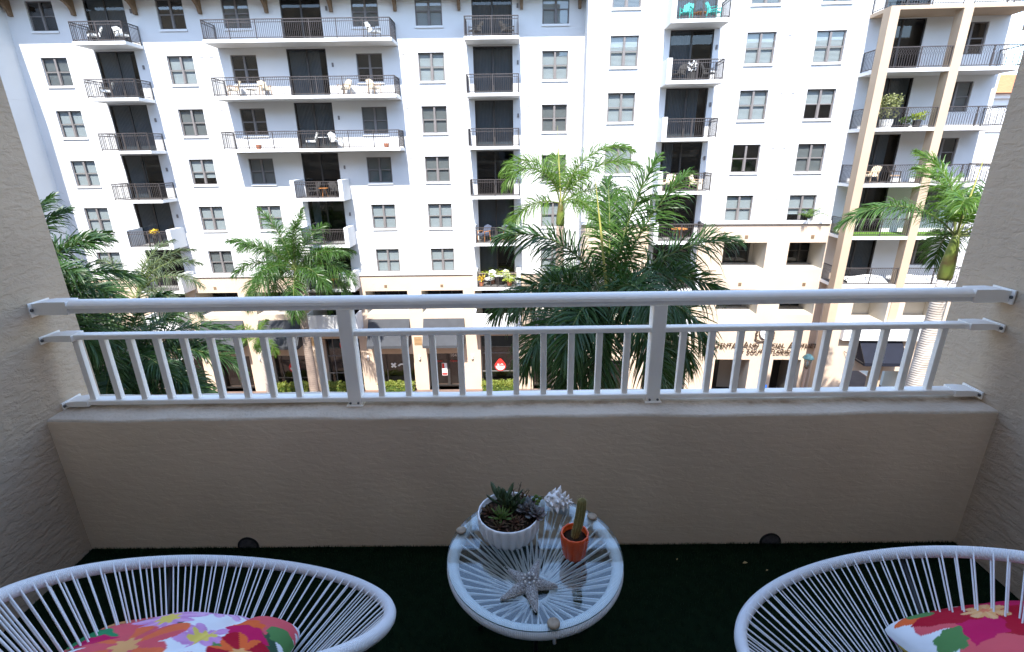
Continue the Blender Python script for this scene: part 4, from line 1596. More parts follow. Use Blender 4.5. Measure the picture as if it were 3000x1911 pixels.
for x in (-7.16, -3.2, 0.83, -11.0, -15.25, -19.1, -23.2):
    sconce(A, x, -12.62, YPD)
for x in (-7.19, -15.2):
    for q in range(6):
        MB().box(x - 0.28, x + 0.28, YPD - 0.05, YPD, -11.58 + q * 0.11, -11.52 + q * 0.11).build('louvre', 'louver_wood', A)
# shopfronts
zb = GZ + 0.08
S = {}
S['u1'] = shopfront(A, -22.5, -19.95, zb, -12.38, 0.3, (0.5,), (), door=True)
S['u2'] = shopfront(A, -18.35, -15.75, zb, -12.38, 0.3, (0.2,), (0.28, 0.78))
S['u3'] = shopfront(A, -10.43, -7.62, zb, -12.32, 0.3, (0.22,), ())
S['u4'] = shopfront(A, -6.58, -3.97, zb, -12.32, 0.3, (0.12, 0.56), (), door=True)
S['u5'] = shopfront(A, 1.38, 4.1, zb, -12.32, 0.3, (0.5,), (), door=True)
S['b'] = shopfront(A, -25.75, -23.55, zb, -11.08, 0.3, (), (0.3, 0.62))
S['d'] = shopfront(A, -14.3, -11.55, zb, -11.06, 0.3, (0.2,), (0.28, 0.62), 'frame_taupe')
S['f'] = shopfront(A, -2.57, -0.09, zb, -10.95, 0.3, (0.24,), (0.28, 0.63), 'frame_taupe')
S['a'] = shopfront(A, -29.9, -27.0, zb, -11.4, 0.3, (0.5,), (0.62,))
text('lettering', '104', 0.34, S['u4'], (-4.95, 0.28, -12.78), 'letter_white', 0.004)
text('lettering', 'SALON', 0.52, S['b'], (-25.72, 0.28, -12.86), 'letter_white', 0.004, sx=0.9)
text('lettering', 'BLOW DRY & NAIL', 0.25, S['b'], (-25.68, 0.28, -12.42), 'letter_white', 0.004, sx=0.82)


def disc(m, cx, cz, r, y, n=24, f0=0.0, f1=1.0):
    pts = [(cx + r * cos(2 * pi * (f0 + (f1 - f0) * i / n)), y, cz + r * sin(2 * pi * (f0 + (f1 - f0) * i / n))) for i in range(n + (0 if f1 - f0 == 1 else 1))]
    m.poly(pts)


def drop_sign(parent, cx, cz, s, y):
    m = MB()
    pts = []
    for i in range(40):
        t = 2 * pi * i / 40
        r = s * (1 + 0.42 * max(0, sin(t)) ** 7)
        pts.append((cx + r * cos(t) * (1 - 0.25 * max(0, sin(t)) ** 3), y, cz + r * sin(t)))
    m.poly(pts)
    o = m.build('emblem', 'sign_red', parent)
    k = MB()
    for a in (pi / 4, -pi / 4):
        dx, dz = cos(a) * s * 0.2, sin(a) * s * 0.2
        nx, nz = -sin(a) * s * 0.06, cos(a) * s * 0.06
        x0, z0 = cx - s * 0.34, cz + s * 0.24
        yy = y - 0.004 - (0.002 if a > 0 else 0)
        k.quad((x0 - dx - nx, yy, z0 - dz - nz), (x0 + dx - nx, yy, z0 + dz - nz), (x0 + dx + nx, yy, z0 + dz + nz), (x0 - dx + nx, yy, z0 - dz + nz))
    for i in range(8):
        a0, a1 = pi * (0.1 + 0.8 * i / 8), pi * (0.1 + 0.8 * (i + 1) / 8)
        q = lambda a, r: (cx + s * 0.28 + s * r * cos(a), y - 0.004, cz + s * 0.14 + s * r * sin(a))
        k.quad(q(a0, 0.16), q(a1, 0.16), q(a1, 0.28), q(a0, 0.28))
    disc(k, cx, cz - s * 0.02, s * 0.80, y - 0.003, 20, 0.5, 1.0)
    k.build('emblem_face', 'letter_white', o)
    kk = MB()
    for i in range(5):
        x = cx - s * 0.5 + i * s * 0.22
        kk.box(x, x + s * 0.09, y - 0.008, y - 0.005, cz - s * 0.32, cz - s * 0.14)
    kk.build('emblem_letters', 'sign_red', o)


drop_sign(S['f'], -1.15, -13.58, 0.43, 0.28)
drop_sign(S['u2'], -16.92, -13.55, 0.43, 0.28)
m = MB()
disc(m, -12.6, -11.75, 0.62, 0.285, 24)
m.build('emblem', 'sign_red', S['d'])
k = MB()
for a in (pi / 4, -pi / 4):
    dx, dz, nx, nz = cos(a) * 0.24, sin(a) * 0.24, -sin(a) * 0.075, cos(a) * 0.075
    yy = 0.28 - (0.002 if a > 0 else 0)
    k.quad((-9.3 - dx - nx, yy, -13.45 - dz - nz), (-9.3 + dx - nx, yy, -13.45 + dz - nz), (-9.3 + dx + nx, yy, -13.45 + dz + nz), (-9.3 - dx + nx, yy, -13.45 - dz + nz))
for i in range(10):
    a0, a1 = pi * (0.12 + 0.76 * i / 10), pi * (0.12 + 0.76 * (i + 1) / 10)
    q = lambda a, r: (-8.66 + r * cos(a), 0.28, -13.62 + r * sin(a) * 0.9)
    k.quad(q(a0, 0.22), q(a1, 0.22), q(a1, 0.36), q(a0, 0.36))
k.build('emblem', 'letter_white', S['u3'])
ps = MB().quad((-5.62, 0.285, -14.33), (-5.22, 0.285, -14.33), (-5.22, 0.285, -13.3), (-5.62, 0.285, -13.3)).build('poster', 'letter_white', S['u4'])
MB().quad((-5.6, 0.282, -14.3), (-5.24, 0.282, -14.3), (-5.24, 0.282, -14.12), (-5.6, 0.282, -14.12)).quad((-5.6, 0.282, -13.75), (-5.43, 0.282, -13.75), (-5.43, 0.282, -13.34), (-5.6, 0.282, -13.34)).build('print', 'sign_red', ps)
for x in (-4.95, -6.1):
    text('lettering', 'Open', 0.24, S['u4'], (x, 0.28, -13.2), 'sign_red', 0.003)
# dark canopy with white lettering at the far left shop
cn = MB().box(-30.7, -26.3, -2.4, YPD - 0.003, -11.2, -9.9).build('canopy', 'awning_fabric', A)
text('lettering', 'COW TOWELS', 0.42, cn, (-29.75, -2.42, -10.78), 'letter_white', 0.012, sx=0.85)
k = MB()
k.ball((-28.65, -2.42, -10.12), 0.2, 4, 10, 1, 0.05, 0.5).ball((-28.3, -2.42, -10.18), 0.16, 4, 10, 1, 0.05, 0.5).ball((-28.95, -2.42, -10.06), 0.12, 4, 8, 1, 0.05, 0.6)
k.build('emblem', 'letter_white', cn)

# ------------------------------------------------------------------ the taller white block on the right with the columned corner
PSI = radians(-3.0)
B = thing('apartment_building', 'white apartment block with beige base and a columned stack of balconies at its corner', 'building', (5.0, 32.4, 0), PSI)
BX0, BX1 = -0.65, 22.7
BC = [0.68, 8.37, 12.2]
BROW = [9.42 - 2.99 * k for k in range(5)]
BF = [8.47, 5.47, 2.45, -0.55, -3.55, -6.57]
CF = [8.74, 5.80, 2.82, -0.20, -3.24, -6.20]
KX = 4.08
bh = [(x, x + WW, z, z + WH, 0.16) for x in BC for z in BROW]
bh += [(KX, KX + DW, z, z + DH, 0.14) for z in BF]
bh += [(15.58, 15.58 + DW, z, z + 2.72, 0.14) for z in CF]
bh += [(8.3, 14.88, -6.0, -3.6, 0.001), (0.0, 3.0, -6.6, -5.5, 0.001)]
bh += [(19.75, 19.75 + WW, z + 0.87, z + 0.87 + WH, 0.16) for z in CF]
wall_mesh(BX0, BX1, -6.75, 13.5, bh).build('wall', 'white_stucco', B)
for x in (BX0, BX1):
    MB().quad((x, 0, GZ), (x, 8, GZ), (x, 8, 13.5), (x, 0, 13.5)).build('end_wall', 'white_stucco', B)
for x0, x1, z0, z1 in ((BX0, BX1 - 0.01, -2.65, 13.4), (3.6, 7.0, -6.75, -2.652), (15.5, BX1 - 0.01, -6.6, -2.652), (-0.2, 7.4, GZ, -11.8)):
    MB().quad((x0, 0.9, z0), (x1, 0.9, z0), (x1, 0.9, z1), (x0, 0.9, z1)).build('room_shade_sheet', 'room_shade', B)  # dark-coloured sheets in place of shaded room depths
MB().quad((BX0, 0, 13.5), (BX1, 0, 13.5), (BX1, 12, 13.5), (BX0, 12, 13.5)).build('roof', 'roof_tile', B)
bfix = {(0, 0): 'grey', (1, 0): 'grey', (2, 0): 'grey', (0, 1): 'full', (0, 2): 'full', (1, 3): 'none', (2, 2): 'half', (2, 3): 'grey', (1, 4): 'full', (2, 4): 'most'}
for i, x in enumerate(BC):
    for k, z in enumerate(BROW):
        add_window(B, x, z, 0.0, bfix.get((i, k), 'full'), sill=k < 4)
for j, z in enumerate(BF):
    add_door(B, KX, z, 0.0, [0, 1, 4, 2, 3, 3][j])
    balcony(B, 3.70, 6.84, z, sides=(True, j == 5))
for j, z in enumerate(CF):
    d = add_door(B, 15.58, z, 0.0, [2, 2, 0, 4, 1, 0][j])
    add_window(B, 19.75, z + 0.87, 0.0, 'none' if j % 2 else 'grey', sill=False)
MB().box(BX0, 14.85, -0.02, 0.0, 8.33, 8.39).build('joint_band', 'white_stucco', B)
for z in (5.3, 2.3, -0.7):
    MB().box(BX0, 14.85, -0.01, 0.0, z - 0.015, z + 0.015).build('joint_band', 'white_stucco', B)
for z in BF[:4]:
    for x in (10.75, 11.4):
        MB().box(x - 0.1, x + 0.1, -0.03, 0.0, z - 0.62, z - 0.30).build('air_vent', 'soffit_white', B)
    MB().box(6.68, 6.78, -0.06, 0.0, z + 1.75, z + 1.98).build('door_light', 'frame_taupe', B)
    MB().box(-0.1, 0.1, -0.03, 0.0, z - 0.66, z - 0.38).build('air_vent', 'soffit_white', B)
# columned corner
CD = 1.8
for j, z in enumerate(CF):
    s = MB().box(14.9, 22.4, -CD, -0.002, z - 0.18, z).build('balcony_slab', 'tan_stucco' if j == 0 else 'white_trim', B)
    MB().quad((14.95, -CD + 0.15, z + 0.004), (22.35, -CD + 0.15, z + 0.004), (22.35, -0.02, z + 0.004), (14.95, -0.02, z + 0.004)).build('floor_finish', 'tile_grey', s)
    m = MB()
    for a, b in ((15.42, 18.54), (19.05, 22.3)):
        railing_bars(m, (a, -CD + 0.1), (b, -CD + 0.1), z, 1.05, 0.13, True)
    railing_bars(m, (14.98, -1.25), (14.98, -0.05), z, 1.05, 0.13, True)
    railing_bars(m, (22.3, -CD + 0.1), (22.3, -0.05), z, 1.05, 0.13, True)
    m.build('railing', 'rail_metal', s)
for x in (14.88, 18.55):
    MB().box(x, x + 0.48, -CD - 0.03, -CD + 0.58, GZ, CF[0] - 0.182).build('column', 'tan_stucco', B)
MB().box(22.1, 22.5, -CD - 0.02, -CD + 0.5, CF[0] - 1.2, CF[0] - 0.182).build('column_head', 'tan_stucco', B)
MB().box(15.4, 22.4, -CD + 0.2, -0.05, CF[4] + 0.002, CF[4] + 0.03).build('grass_rug', 'lawn_rug', B)
# beige base
YB = -0.15
LOG = [(8.5, 11.2), (12.6, 14.86)]
bb = [(a, b, z0, z1, 2.0, True) for a, b in LOG for z0, z1 in ((-5.55, -3.85), (-8.65, -6.95))]
bb += [(3.72, 6.9, -6.75, -2.65, 0.15), (3.72, 6.9, -9.6, -6.9, 1.6, True)]
bb += [(8.9, 11.25, GZ, -11.95, 2.6, True), (12.83, 14.7, GZ, -11.92, 2.6, True), (0.2, 2.8, GZ, -12.1, 0.6), (4.0, 7.0, GZ, -12.1, 0.6)]
bb += [(0.2, 2.8, -9.0, -7.3, 2.0, True)]
wall_mesh(BX0, 15.6, GZ, -2.65, bb, YB).build('base_wall', ['beige_stucco', 'loggia_paint'], B)
for a, b in ((BX0, 3.68), (6.9, 14.86)):
    MB().box(a, b, -0.27, 0.0, -2.66, -2.47).build('ledge', 'white_trim', B)
for (a, b), off in zip(LOG, (0.82, 0.85)):
    for z0, z1 in ((-5.55, -3.85), (-8.65, -6.95)):
        MB().box(a + off, a + off + 1.55, 1.78, 1.83, z0 + 0.05, z1 - 0.08).build('loggia_window', 'room_shade', B)
        fr = MB()
        for q in range(3):
            x = a + off + 1.55 * q / 2
            fr.box(x - 0.05, x + 0.05, 1.7, 1.78, z0 + 0.05, z1 - 0.08)
        fr.box(a + off, a + off + 1.55, 1.71, 1.775, (z0 + z1) / 2 - 0.04, (z0 + z1) / 2 + 0.02)
        fo = fr.build('window_frame', 'bronze_metal', B)
        MB().quad((a + off, 1.745, z0 + 0.05), (a + off + 1.55, 1.745, z0 + 0.05), (a + off + 1.55, 1.745, z1 - 0.08), (a + off, 1.745, z1 - 0.08)).build('pane', 'door_glass', fo)
        x = (a + b) / 2 if a < 10 else 13.94
        MB().box(x - 0.1, x + 0.1, YB - 0.02, YB, z1 + 0.25, z1 + 0.47).build('air_vent', 'bracket_wood', B)
MB().box(3.7, 6.9, -1.5, YB - 0.002, -9.8, -9.62).build('balcony_slab', 'white_trim', B)
MB().box(3.696, 6.904, -1.504, -1.36, -9.804, -8.5).build('front_panel', 'white_trim', B)
MB().box(4.2, 6.4, 1.3, 1.4, -9.55, -7.0).build('loggia_window', 'room_shade', B)
shopfront(B, 0.2, 2.8, GZ + 0.05, -12.1, 0.3, (0.5,), (), door=True)
shopfront(B, 4.0, 7.0, GZ + 0.05, -12.1, 0.3, (0.3, 0.7), (0.7,))
MB().box(9.75, 10.15, 2.3, 2.42, GZ, -12.0).build('arcade_door', 'bronze_metal', B)
MB().box(14.0, 14.6, 2.3, 2.42, GZ, -12.0).build('arcade_door', 'bronze_metal', B)
# sign: crest and lettering standing off the wall
def small_caps(words, x, z, big, small, gap, sx):
    for wd in words:
        text('lettering', wd[0], big, B, (x, YB - 0.13, z), 'letter_bronze', 0.03, sx=sx)
        x += TEXTW[0] + 0.04
        text('lettering', wd[1:], small, B, (x, YB - 0.13, z), 'letter_bronze', 0.03, sx=sx)
        x += TEXTW[0] + gap
    return x


small_caps(('DENTAL', 'AND', 'FACIAL', 'AESTHETICS'), 8.62, -11.0, 0.62, 0.46, 0.24, 0.93)
small_caps(('OF', 'SOUTH', 'FLORIDA'), 10.15, -11.44, 0.50, 0.42, 0.2, 0.93)
cr = MB()
sh_pts = [(-0.36, 0.40), (0.36, 0.40), (0.36, -0.05), (0.26, -0.28), (0, -0.46), (-0.26, -0.28), (-0.36, -0.05)]
cr.poly([(11.96 + px, YB - 0.10, -9.95 + pz) for px, pz in sh_pts])
crest = cr.build('crest', 'letter_white', B)
k = MB()
for i in range(len(sh_pts)):
    p, q = sh_pts[i], sh_pts[(i + 1) % len(sh_pts)]
    k.bar((11.96 + p[0], YB - 0.11, -9.95 + p[1]), (11.96 + q[0], YB - 0.11, -9.95 + q[1]), 0.022, 5)
k.bar((11.96, YB - 0.11, -9.7), (11.96, YB - 0.11, -10.2), 0.018, 5).bar((11.84, YB - 0.11, -10.05), (12.08, YB - 0.11, -10.05), 0.018, 5)
for sgn in (-1, 1):
    for i in range(5):
        t0 = i * 0.9
        p = [(11.96 + sgn * (0.50 + 0.10 * sin(t0 + q * 0.5)), YB - 0.11, -10.35 + i * 0.2 + q * 0.05) for q in range(5)]
        k.tube(p, 0.03, 5)
        k.ball((11.96 + sgn * (0.58 - 0.05 * (i % 2)), YB - 0.11, -10.35 + i * 0.21), 0.07, 4, 7)
k.tube([(11.4, YB - 0.11, -10.42), (11.7, YB - 0.11, -10.55), (11.96, YB - 0.11, -10.5), (12.22, YB - 0.11, -10.55), (12.52, YB - 0.11, -10.42)], 0.045, 6)
k.bar((11.96, YB - 0.11, -9.5), (11.96, YB - 0.11, -9.24), 0.03, 5).bar((11.8, YB - 0.11, -9.34), (12.12, YB - 0.11, -9.34), 0.025, 5)
k.build('crest_frame', 'letter_bronze', crest)
# street part of the columned corner: white portico with a navy awning
ch = [(16.9, 20.4, GZ, -11.97, 1.6), (21.6, 24.2, GZ, -12.0, 3.0), (16.3, 18.4, -8.62, -6.42, 1.7, True), (19.4, 21.9, -8.62, -6.42, 1.7, True)]
wall_mesh(15.37, 25.5, GZ, -6.382, ch, -CD + 0.02).build('portico_wall', ['beige_stucco', 'loggia_paint'], B)
MB().quad((15.372, -CD + 0.02, GZ), (15.372, -0.16, GZ), (15.372, -0.16, -6.38), (15.372, -CD + 0.02, -6.38)).build('portico_side', 'beige_stucco', B)
MB().box(15.9, 20.6, -CD - 0.32, -CD + 0.015, -9.75, -8.62).build('front_panel', 'white_trim', B)
MB().box(16.2, 17.3, -0.2, -0.15, -8.6, -6.5).build('loggia_window', 'room_shade', B)
MB().box(19.5, 20.4, -0.2, -0.15, -8.4, -6.6).build('loggia_window', 'room_shade', B)
awning(B, 17.15, 19.75, -9.75, -11.0, -CD, 1.0, 'navy_fabric', 0.22)
m = MB()
railing_bars(m, (20.75, -CD - 0.5), (22.6, -CD - 0.5), -9.7, 1.0, 0.14)
rl = MB().box(20.7, 22.7, -CD - 0.6, -CD + 0.015, -9.95, -9.7).build('balcony_slab', 'white_trim', B)
m.build('railing', 'rail_metal', rl)
m = MB()
m.bar((16.35, -CD - 0.02, -10.6), (17.2, -CD - 0.9, -11.1), 0.02, 6)
m.build('awning_arm', 'bronze_metal', B)

# far building with an orange tiled roof beyond the corner
FB = thing('house', 'distant white building with an orange tiled roof past the columned corner', 'building', (53.5, 60, 0), 0)
MB().box(-12, 25, 0, 14, GZ, 7.4).build('wall', 'white_stucco', FB)
MB().box(-12.4, 25.4, -0.4, 0.0, 6.9, 7.4).build('cornice', 'white_trim', FB)
for z in (3.6, 0.1, -3.4):
    MB().box(-12.1, 25.1, -0.15, 0.0, z - 0.12, z + 0.12).build('cornice', 'loggia_paint', FB)
m = MB()
m.quad((-13, -1.0, 7.4), (26, -1.0, 7.4), (22, 7, 10.2), (-9, 7, 10.2)).quad((-13, 15, 7.4), (-9, 7, 10.2), (22, 7, 10.2), (26, 15, 7.4)).tri((-13, -1, 7.4), (-9, 7, 10.2), (-13, 15, 7.4)).tri((26, -1, 7.4), (26, 15, 7.4), (22, 7, 10.2))
m.build('roof', 'roof_tile', FB)
for z in (4.2, 0.8, -2.6, -6.0):
    for x in (9, 13, 17, 21):
        f = MB().box(x, x + 1.5, -0.05, 0.0, z, z + 1.6).build('window', 'bronze_metal', FB)
        MB().box(x + 0.1, x + 1.4, -0.08, -0.05, z + 0.1, z + 1.5).build('pane', 'room_shade', f)

# ------------------------------------------------------------------ palms
def frond_mesh(az, e0, L, droop, nl, LL, W, rnd, plum, leafmat, r0=0.035, twist=0.0):
    m = MB()
    az = radians(az)
    h = Vector((cos(az), sin(az), 0))
    n = 18
    pts = [Vector((0, 0, 0))]
    tg = []
    bendx = rnd.uniform(-0.18, 0.18)
    for i in range(n):
        s = (i + 0.5) / n
        e = radians(e0) - droop * s ** 1.35
        hh = Matrix.Rotation(bendx * s, 3, 'Z') @ h
        d = hh * cos(e) + Vector((0, 0, sin(e)))
        tg.append(d)
        pts.append(pts[-1] + d * (L / n))
    tg.append(tg[-1])
    m.cur = 1
    m.tube(pts, [max(0.004, r0 * (1 - 0.88 * i / n)) for i in range(n + 1)], 5, cap=False)
    m.cur = 0
    for i in range(nl):
        s = 0.13 + 0.87 * (i + 0.5) / nl
        k = s * n
        i0 = min(n - 1, int(k))
        p = pts[i0].lerp(pts[i0 + 1], k - i0)
        t = tg[i0].normalized()
        side = t.cross(Vector((0, 0, 1)))
        if side.length < 0.2:
            side = Matrix.Rotation(az, 3, 'Z') @ Vector((0, -1, 0))
        side.normalize()
        upv = side.cross(t).normalized()
        prof = (0.55 + 0.55 * math.sin(pi * min(1, (s - 0.05) * 0.95) ** 0.8)) * (1 - 0.45 * max(0, s - 0.75) / 0.25)
        for sg in (-1, 1):
            al = radians(18 + 46 * s ** 1.5 + rnd.uniform(-7, 7))
            lift = radians(rnd.uniform(-plum, plum * 0.9) + 12)
            d = (side * sg * cos(lift) + upv * sin(lift)) * cos(al) + t * sin(al)
            d.normalize()
            l = LL * prof * rnd.uniform(0.82, 1.12)
            g = Vector((0, 0, -1))
            dr = rnd.uniform(0.2, 0.62)
            wv = (t * cos(twist) + upv * rnd.uniform(-0.9, 0.9)).normalized()
            wv = (wv - d * wv.dot(d)).normalized() * (W * rnd.uniform(0.8, 1.15))
            p1 = p + d * (l * 0.45) + g * (l * 0.10 * dr)
            p2 = p + d * (l * 0.78) + g * (l * 0.45 * dr)
            p3 = p + d * l * 0.96 + g * (l * dr)
            b = len(m.v)
            m.v += [tuple(p - wv * 0.35), tuple(p + wv * 0.35), tuple(p1 - wv * 0.5), tuple(p1 + wv * 0.5), tuple(p2 - wv * 0.34), tuple(p2 + wv * 0.34), tuple(p3)]
            m.f += [(b, b + 1, b + 3, b + 2), (b + 2, b + 3, b + 5, b + 4), (b + 4, b + 5, b + 6)]
            m.mi += [0, 0, 0]
    return m


def palm(label, x, y, zc, spec, seed, leafmat, trunkmat='trunk_grey', r=(0.34, 0.28, 0.21), shaft=1.3, LL=0.75, W=0.05, nl=105, plum=38, group='palms along the street', spear=None, lean=(0, 0)):
    rnd = random.Random(seed)
    root = thing('palm_tree', label, 'palm', (x, y, GZ), 0, group)
    H = zc - GZ
    n = 16
    top = H - shaft
    pts, rad = [], []
    for i in range(n + 1):
        f = i / n
        pts.append((lean[0] * (f * f - 1), lean[1] * (f * f - 1), top * f))
        rad.append(r[0] + (r[1] - r[0]) * min(1, f * 2) if f < 0.5 else r[1] + (r[2] - r[1]) * (f - 0.5) * 2)
    rad[0] *= 1.25
    MB().tube(pts, rad, 16).build('trunk', trunkmat, root, True)
    MB().tube([(0, 0, top - 0.02), (0, 0, top + 0.12), (0, 0, top + shaft * 0.4), (0, 0, top + shaft * 0.8), (0, 0, H)], [r[2] * 0.98, r[2] * 1.12, r[2] * 1.02, r[2] * 0.7, r[2] * 0.45], 14).build('crownshaft', 'crownshaft_green', root, True)
    for sp in spec:
        az, e0, L, dr = sp[:4]
        lm = sp[4] if len(sp) > 4 else leafmat
        m = frond_mesh(az, e0, L, dr, nl, LL, W, rnd, plum, lm, 0.03 + 0.01 * L / 4)
        a = radians(az)
        m.build('frond', [lm, 'palm_rachis'], root, loc=(0.08 * cos(a), 0.08 * sin(a), H - 0.12 + 0.1 * sin(radians(e0))))
    if spear:
        MB().tube([(0, 0, H - 0.1), (spear[1] * 0.5, 0, H + spear[0] * 0.5), (spear[1], 0, H + spear[0])], [0.04, 0.03, 0.004], 6).build('spear_leaf', 'palm_spear', root)
    return root


def spiral(n, L, seed, e_hi=82, e_lo=-12, dr0=0.7, dr1=1.5, off=0):
    r = random.Random(seed)
    out = []
    for i in range(n):
        f = i / (n - 1)
        out.append((off + i * 137.5 + r.uniform(-8, 8), e_hi + (e_lo - e_hi) * f ** 0.8 + r.uniform(-6, 6), L * r.uniform(0.9, 1.08), dr0 + (dr1 - dr0) * f + r.uniform(-0.1, 0.1)))
    return out


PG = 'royal palms along the street'
palm('sunlit royal palm before the shop awnings, its full crown over the beige ledge', -13.95, 31.0, -4.95, spiral(17, 4.1, 2, 84, -18, 0.6, 1.5, 20) + [(185, 5, 4.0, 1.5), (-8, 22, 4.4, 1.35), (172, 48, 4.2, 1.3)], 11, 'palm_leaf', LL=0.95, W=0.040, nl=135, plum=62, group=PG)
palm('tall sunlit palm with bright arching fronds and an upright spear leaf', 2.5, 27.0, -0.7, [(8, 76, 5.2, 1.75), (-4, 60, 4.8, 1.5), (168, 84, 4.4, 2.4), (200, 78, 4.2, 2.6), (12, 30, 4.2, 1.2), (-10, 8, 3.9, 1.5), (190, 12, 3.4, 1.7), (90, 70, 3.8, 1.2), (60, 50, 4.0, 1.3), (-60, 20, 3.6, 1.6)], 12, 'palm_leaf_bright', LL=1.0, W=0.038, nl=130, plum=60, group=PG, spear=(3.7, -0.25))
palm('big palm in shade nearest the railing, dark spreading crown lit only at its top', 2.33, 12.0, -1.72, [(30, 80, 3.5, 0.42, 'palm_leaf'), (12, 70, 3.5, 0.5, 'palm_leaf'), (80, 78, 3.1, 0.6, 'palm_leaf'), (174, 64, 3.3, 1.45), (3, 44, 3.5, 0.85), (-6, 36, 2.84, 1.3), (185, 30, 3.10, 1.5), (-30, 20, 2.92, 1.6), (-75, 42, 2.75, 1.6), (-120, 22, 2.92, 1.7), (215, 12, 2.92, 1.5), (150, 18, 2.92, 1.5), (30, 10, 3.01, 1.5), (-15, -8, 2.84, 1.3), (198, -10, 2.92, 1.2), (-60, -12, 2.75, 1.1), (-100, -15, 2.75, 1.1), (240, -20, 2.67, 1.0), (70, 20, 2.84, 1.5), (120, 30, 2.92, 1.4), (-35, -28, 2.58, 0.9), (-140, -30, 2.58, 0.8)], 13, 'palm_leaf_shaded', LL=0.86, W=0.034, nl=140, plum=70, r=(0.26, 0.22, 0.18), shaft=1.1, group=PG, spear=(2.8, -0.43))  # top fronds take the lit leaf colour, the others the shaded one
palm('pale trunked palm by the side wall, one long frond arching over the columns', 17.75, 20.0, -1.55, [(178, 42, 4.9, 1.55), (130, 84, 3.8, 1.0, 'palm_leaf_bright'), (100, 74, 3.7, 1.2, 'palm_leaf_bright'), (10, 70, 3.8, 1.3), (50, 55, 3.8, 1.3), (-40, 45, 3.8, 1.5), (230, 62, 3.6, 1.6, 'palm_leaf_bright'), (0, 15, 3.8, 1.5), (-70, 10, 3.4, 1.6), (60, 5, 3.6, 1.5)], 14, 'palm_leaf', 'trunk_pale', r=(0.46, 0.36, 0.24), shaft=1.9, LL=1.0, W=0.040, nl=140, plum=42, group=PG, spear=(3.6, 0.3))
palm('dark green palm half hidden by the stucco side wall, broad fronds over its neighbours', -15.0, 14.0, -2.3, spiral(20, 3.4, 5, 75, -18, 0.7, 1.5, 10) + [(20, 55, 3.5, 1.0), (5, 30, 3.6, 1.2), (-10, 5, 3.4, 1.2), (30, 75, 3.3, 0.9), (0, -18, 3.4, 0.9)], 15, 'palm_leaf_shaded', LL=0.95, W=0.042, nl=120, plum=50, group=PG)
palm('grey green palm behind the dark one, thin fronds before the white balcony', -18.3, 23.0, -4.6, [(12, 62, 3.8, 1.5), (-4, 48, 3.9, 1.6), (30, 70, 3.7, 1.4), (60, 75, 3.5, 1.2), (-20, 30, 3.6, 1.6), (150, 60, 3.6, 1.4), (100, 50, 3.6, 1.4), (0, 18, 3.4, 1.5), (200, 40, 3.5, 1.5)], 16, 'palm_leaf_grey', r=(0.25, 0.2, 0.16), shaft=0.9, LL=0.62, W=0.034, nl=105, plum=50, group=PG)
palm('low shaded palm seen between the railing bars, brown green drooping fronds', -14.2, 16.5, -5.2, spiral(22, 3.8, 8, 66, -30, 0.9, 1.5, 0) + [(10, 20, 4.2, 1.3), (-5, -5, 4.4, 1.0), (25, 40, 4.0, 1.3), (-25, -15, 4.2, 0.9), (-60, -20, 3.8, 0.9)], 17, 'palm_leaf_shaded', r=(0.25, 0.2, 0.16), shaft=0.8, LL=0.85, W=0.045, nl=115, plum=40, group=PG)
palm('small young palm with curled bright fronds beside a shop door', -17.45, 31.5, -9.9, [(168, 62, 2.3, 2.2), (182, 12, 2.0, 1.9), (20, 40, 2.0, 1.6), (-20, 8, 1.9, 1.9), (75, 72, 1.6, 1.4), (-70, 28, 1.7, 1.8)], 18, 'palm_leaf_bright', 'trunk_pale', r=(0.16, 0.11, 0.09), shaft=0.7, LL=0.45, W=0.036, nl=80, plum=60, group=PG)

# ------------------------------------------------------------------ hedges, lamp, signs
def leaf_clump(m, box_, n, s, rnd, shell=True):
    x0, x1, y0, y1, z0, z1 = box_
    for i in range(n):
        p = Vector((rnd.uniform(x0, x1), rnd.uniform(y0, y1), z0 + (z1 - z0) * rnd.random() ** 0.6))
        p.z += 0.06 * sin(p.x * 9) * (p.z - z0) / (z1 - z0)
        a = Vector((rnd.uniform(-1, 1), rnd.uniform(-1, 1), rnd.uniform(-0.3, 1))).normalized() * s * rnd.uniform(0.7, 1.3)
        b = a.orthogonal().normalized() * s * 0.5
        b = Matrix.Rotation(rnd.uniform(0, 6.28), 3, a) @ b
        m.quad(p - b * 0.2, p + a * 0.5 - b, p + a, p + a * 0.5 + b)


for i, (a, b, lab) in enumerate(((-10.3, -7.65, 'clipped yellow green hedge below the window with the white x sign'), (-2.5, -0.1, 'clipped yellow green hedge under the red drop sign beside door 104'), (-18.25, -15.75, 'clipped yellow green hedge beside the small palm, under a red drop sign'), (-14.2, -11.6, 'clipped yellow green hedge under the window with the round red sign'), (-25.7, -23.6, 'clipped yellow green hedge below the salon window'))):
    hd = thing('hedge', lab, 'hedge', ((a + b) / 2, YA - 0.55, GZ), 0, 'clipped hedges under the shop windows')
    rnd = random.Random(30 + i)
    m = MB()
    w_ = (b - a) / 2
    leaf_clump(m, (-w_, w_, -0.42, 0.3, 0.05, 0.82), 2300, 0.11, rnd)
    m.build('foliage', 'hedge_leaf', hd)
    MB().box(-w_ + 0.06, w_ - 0.06, -0.34, 0.22, 0.0, 0.6).build('inner_twigs', 'plant_leaf', hd)

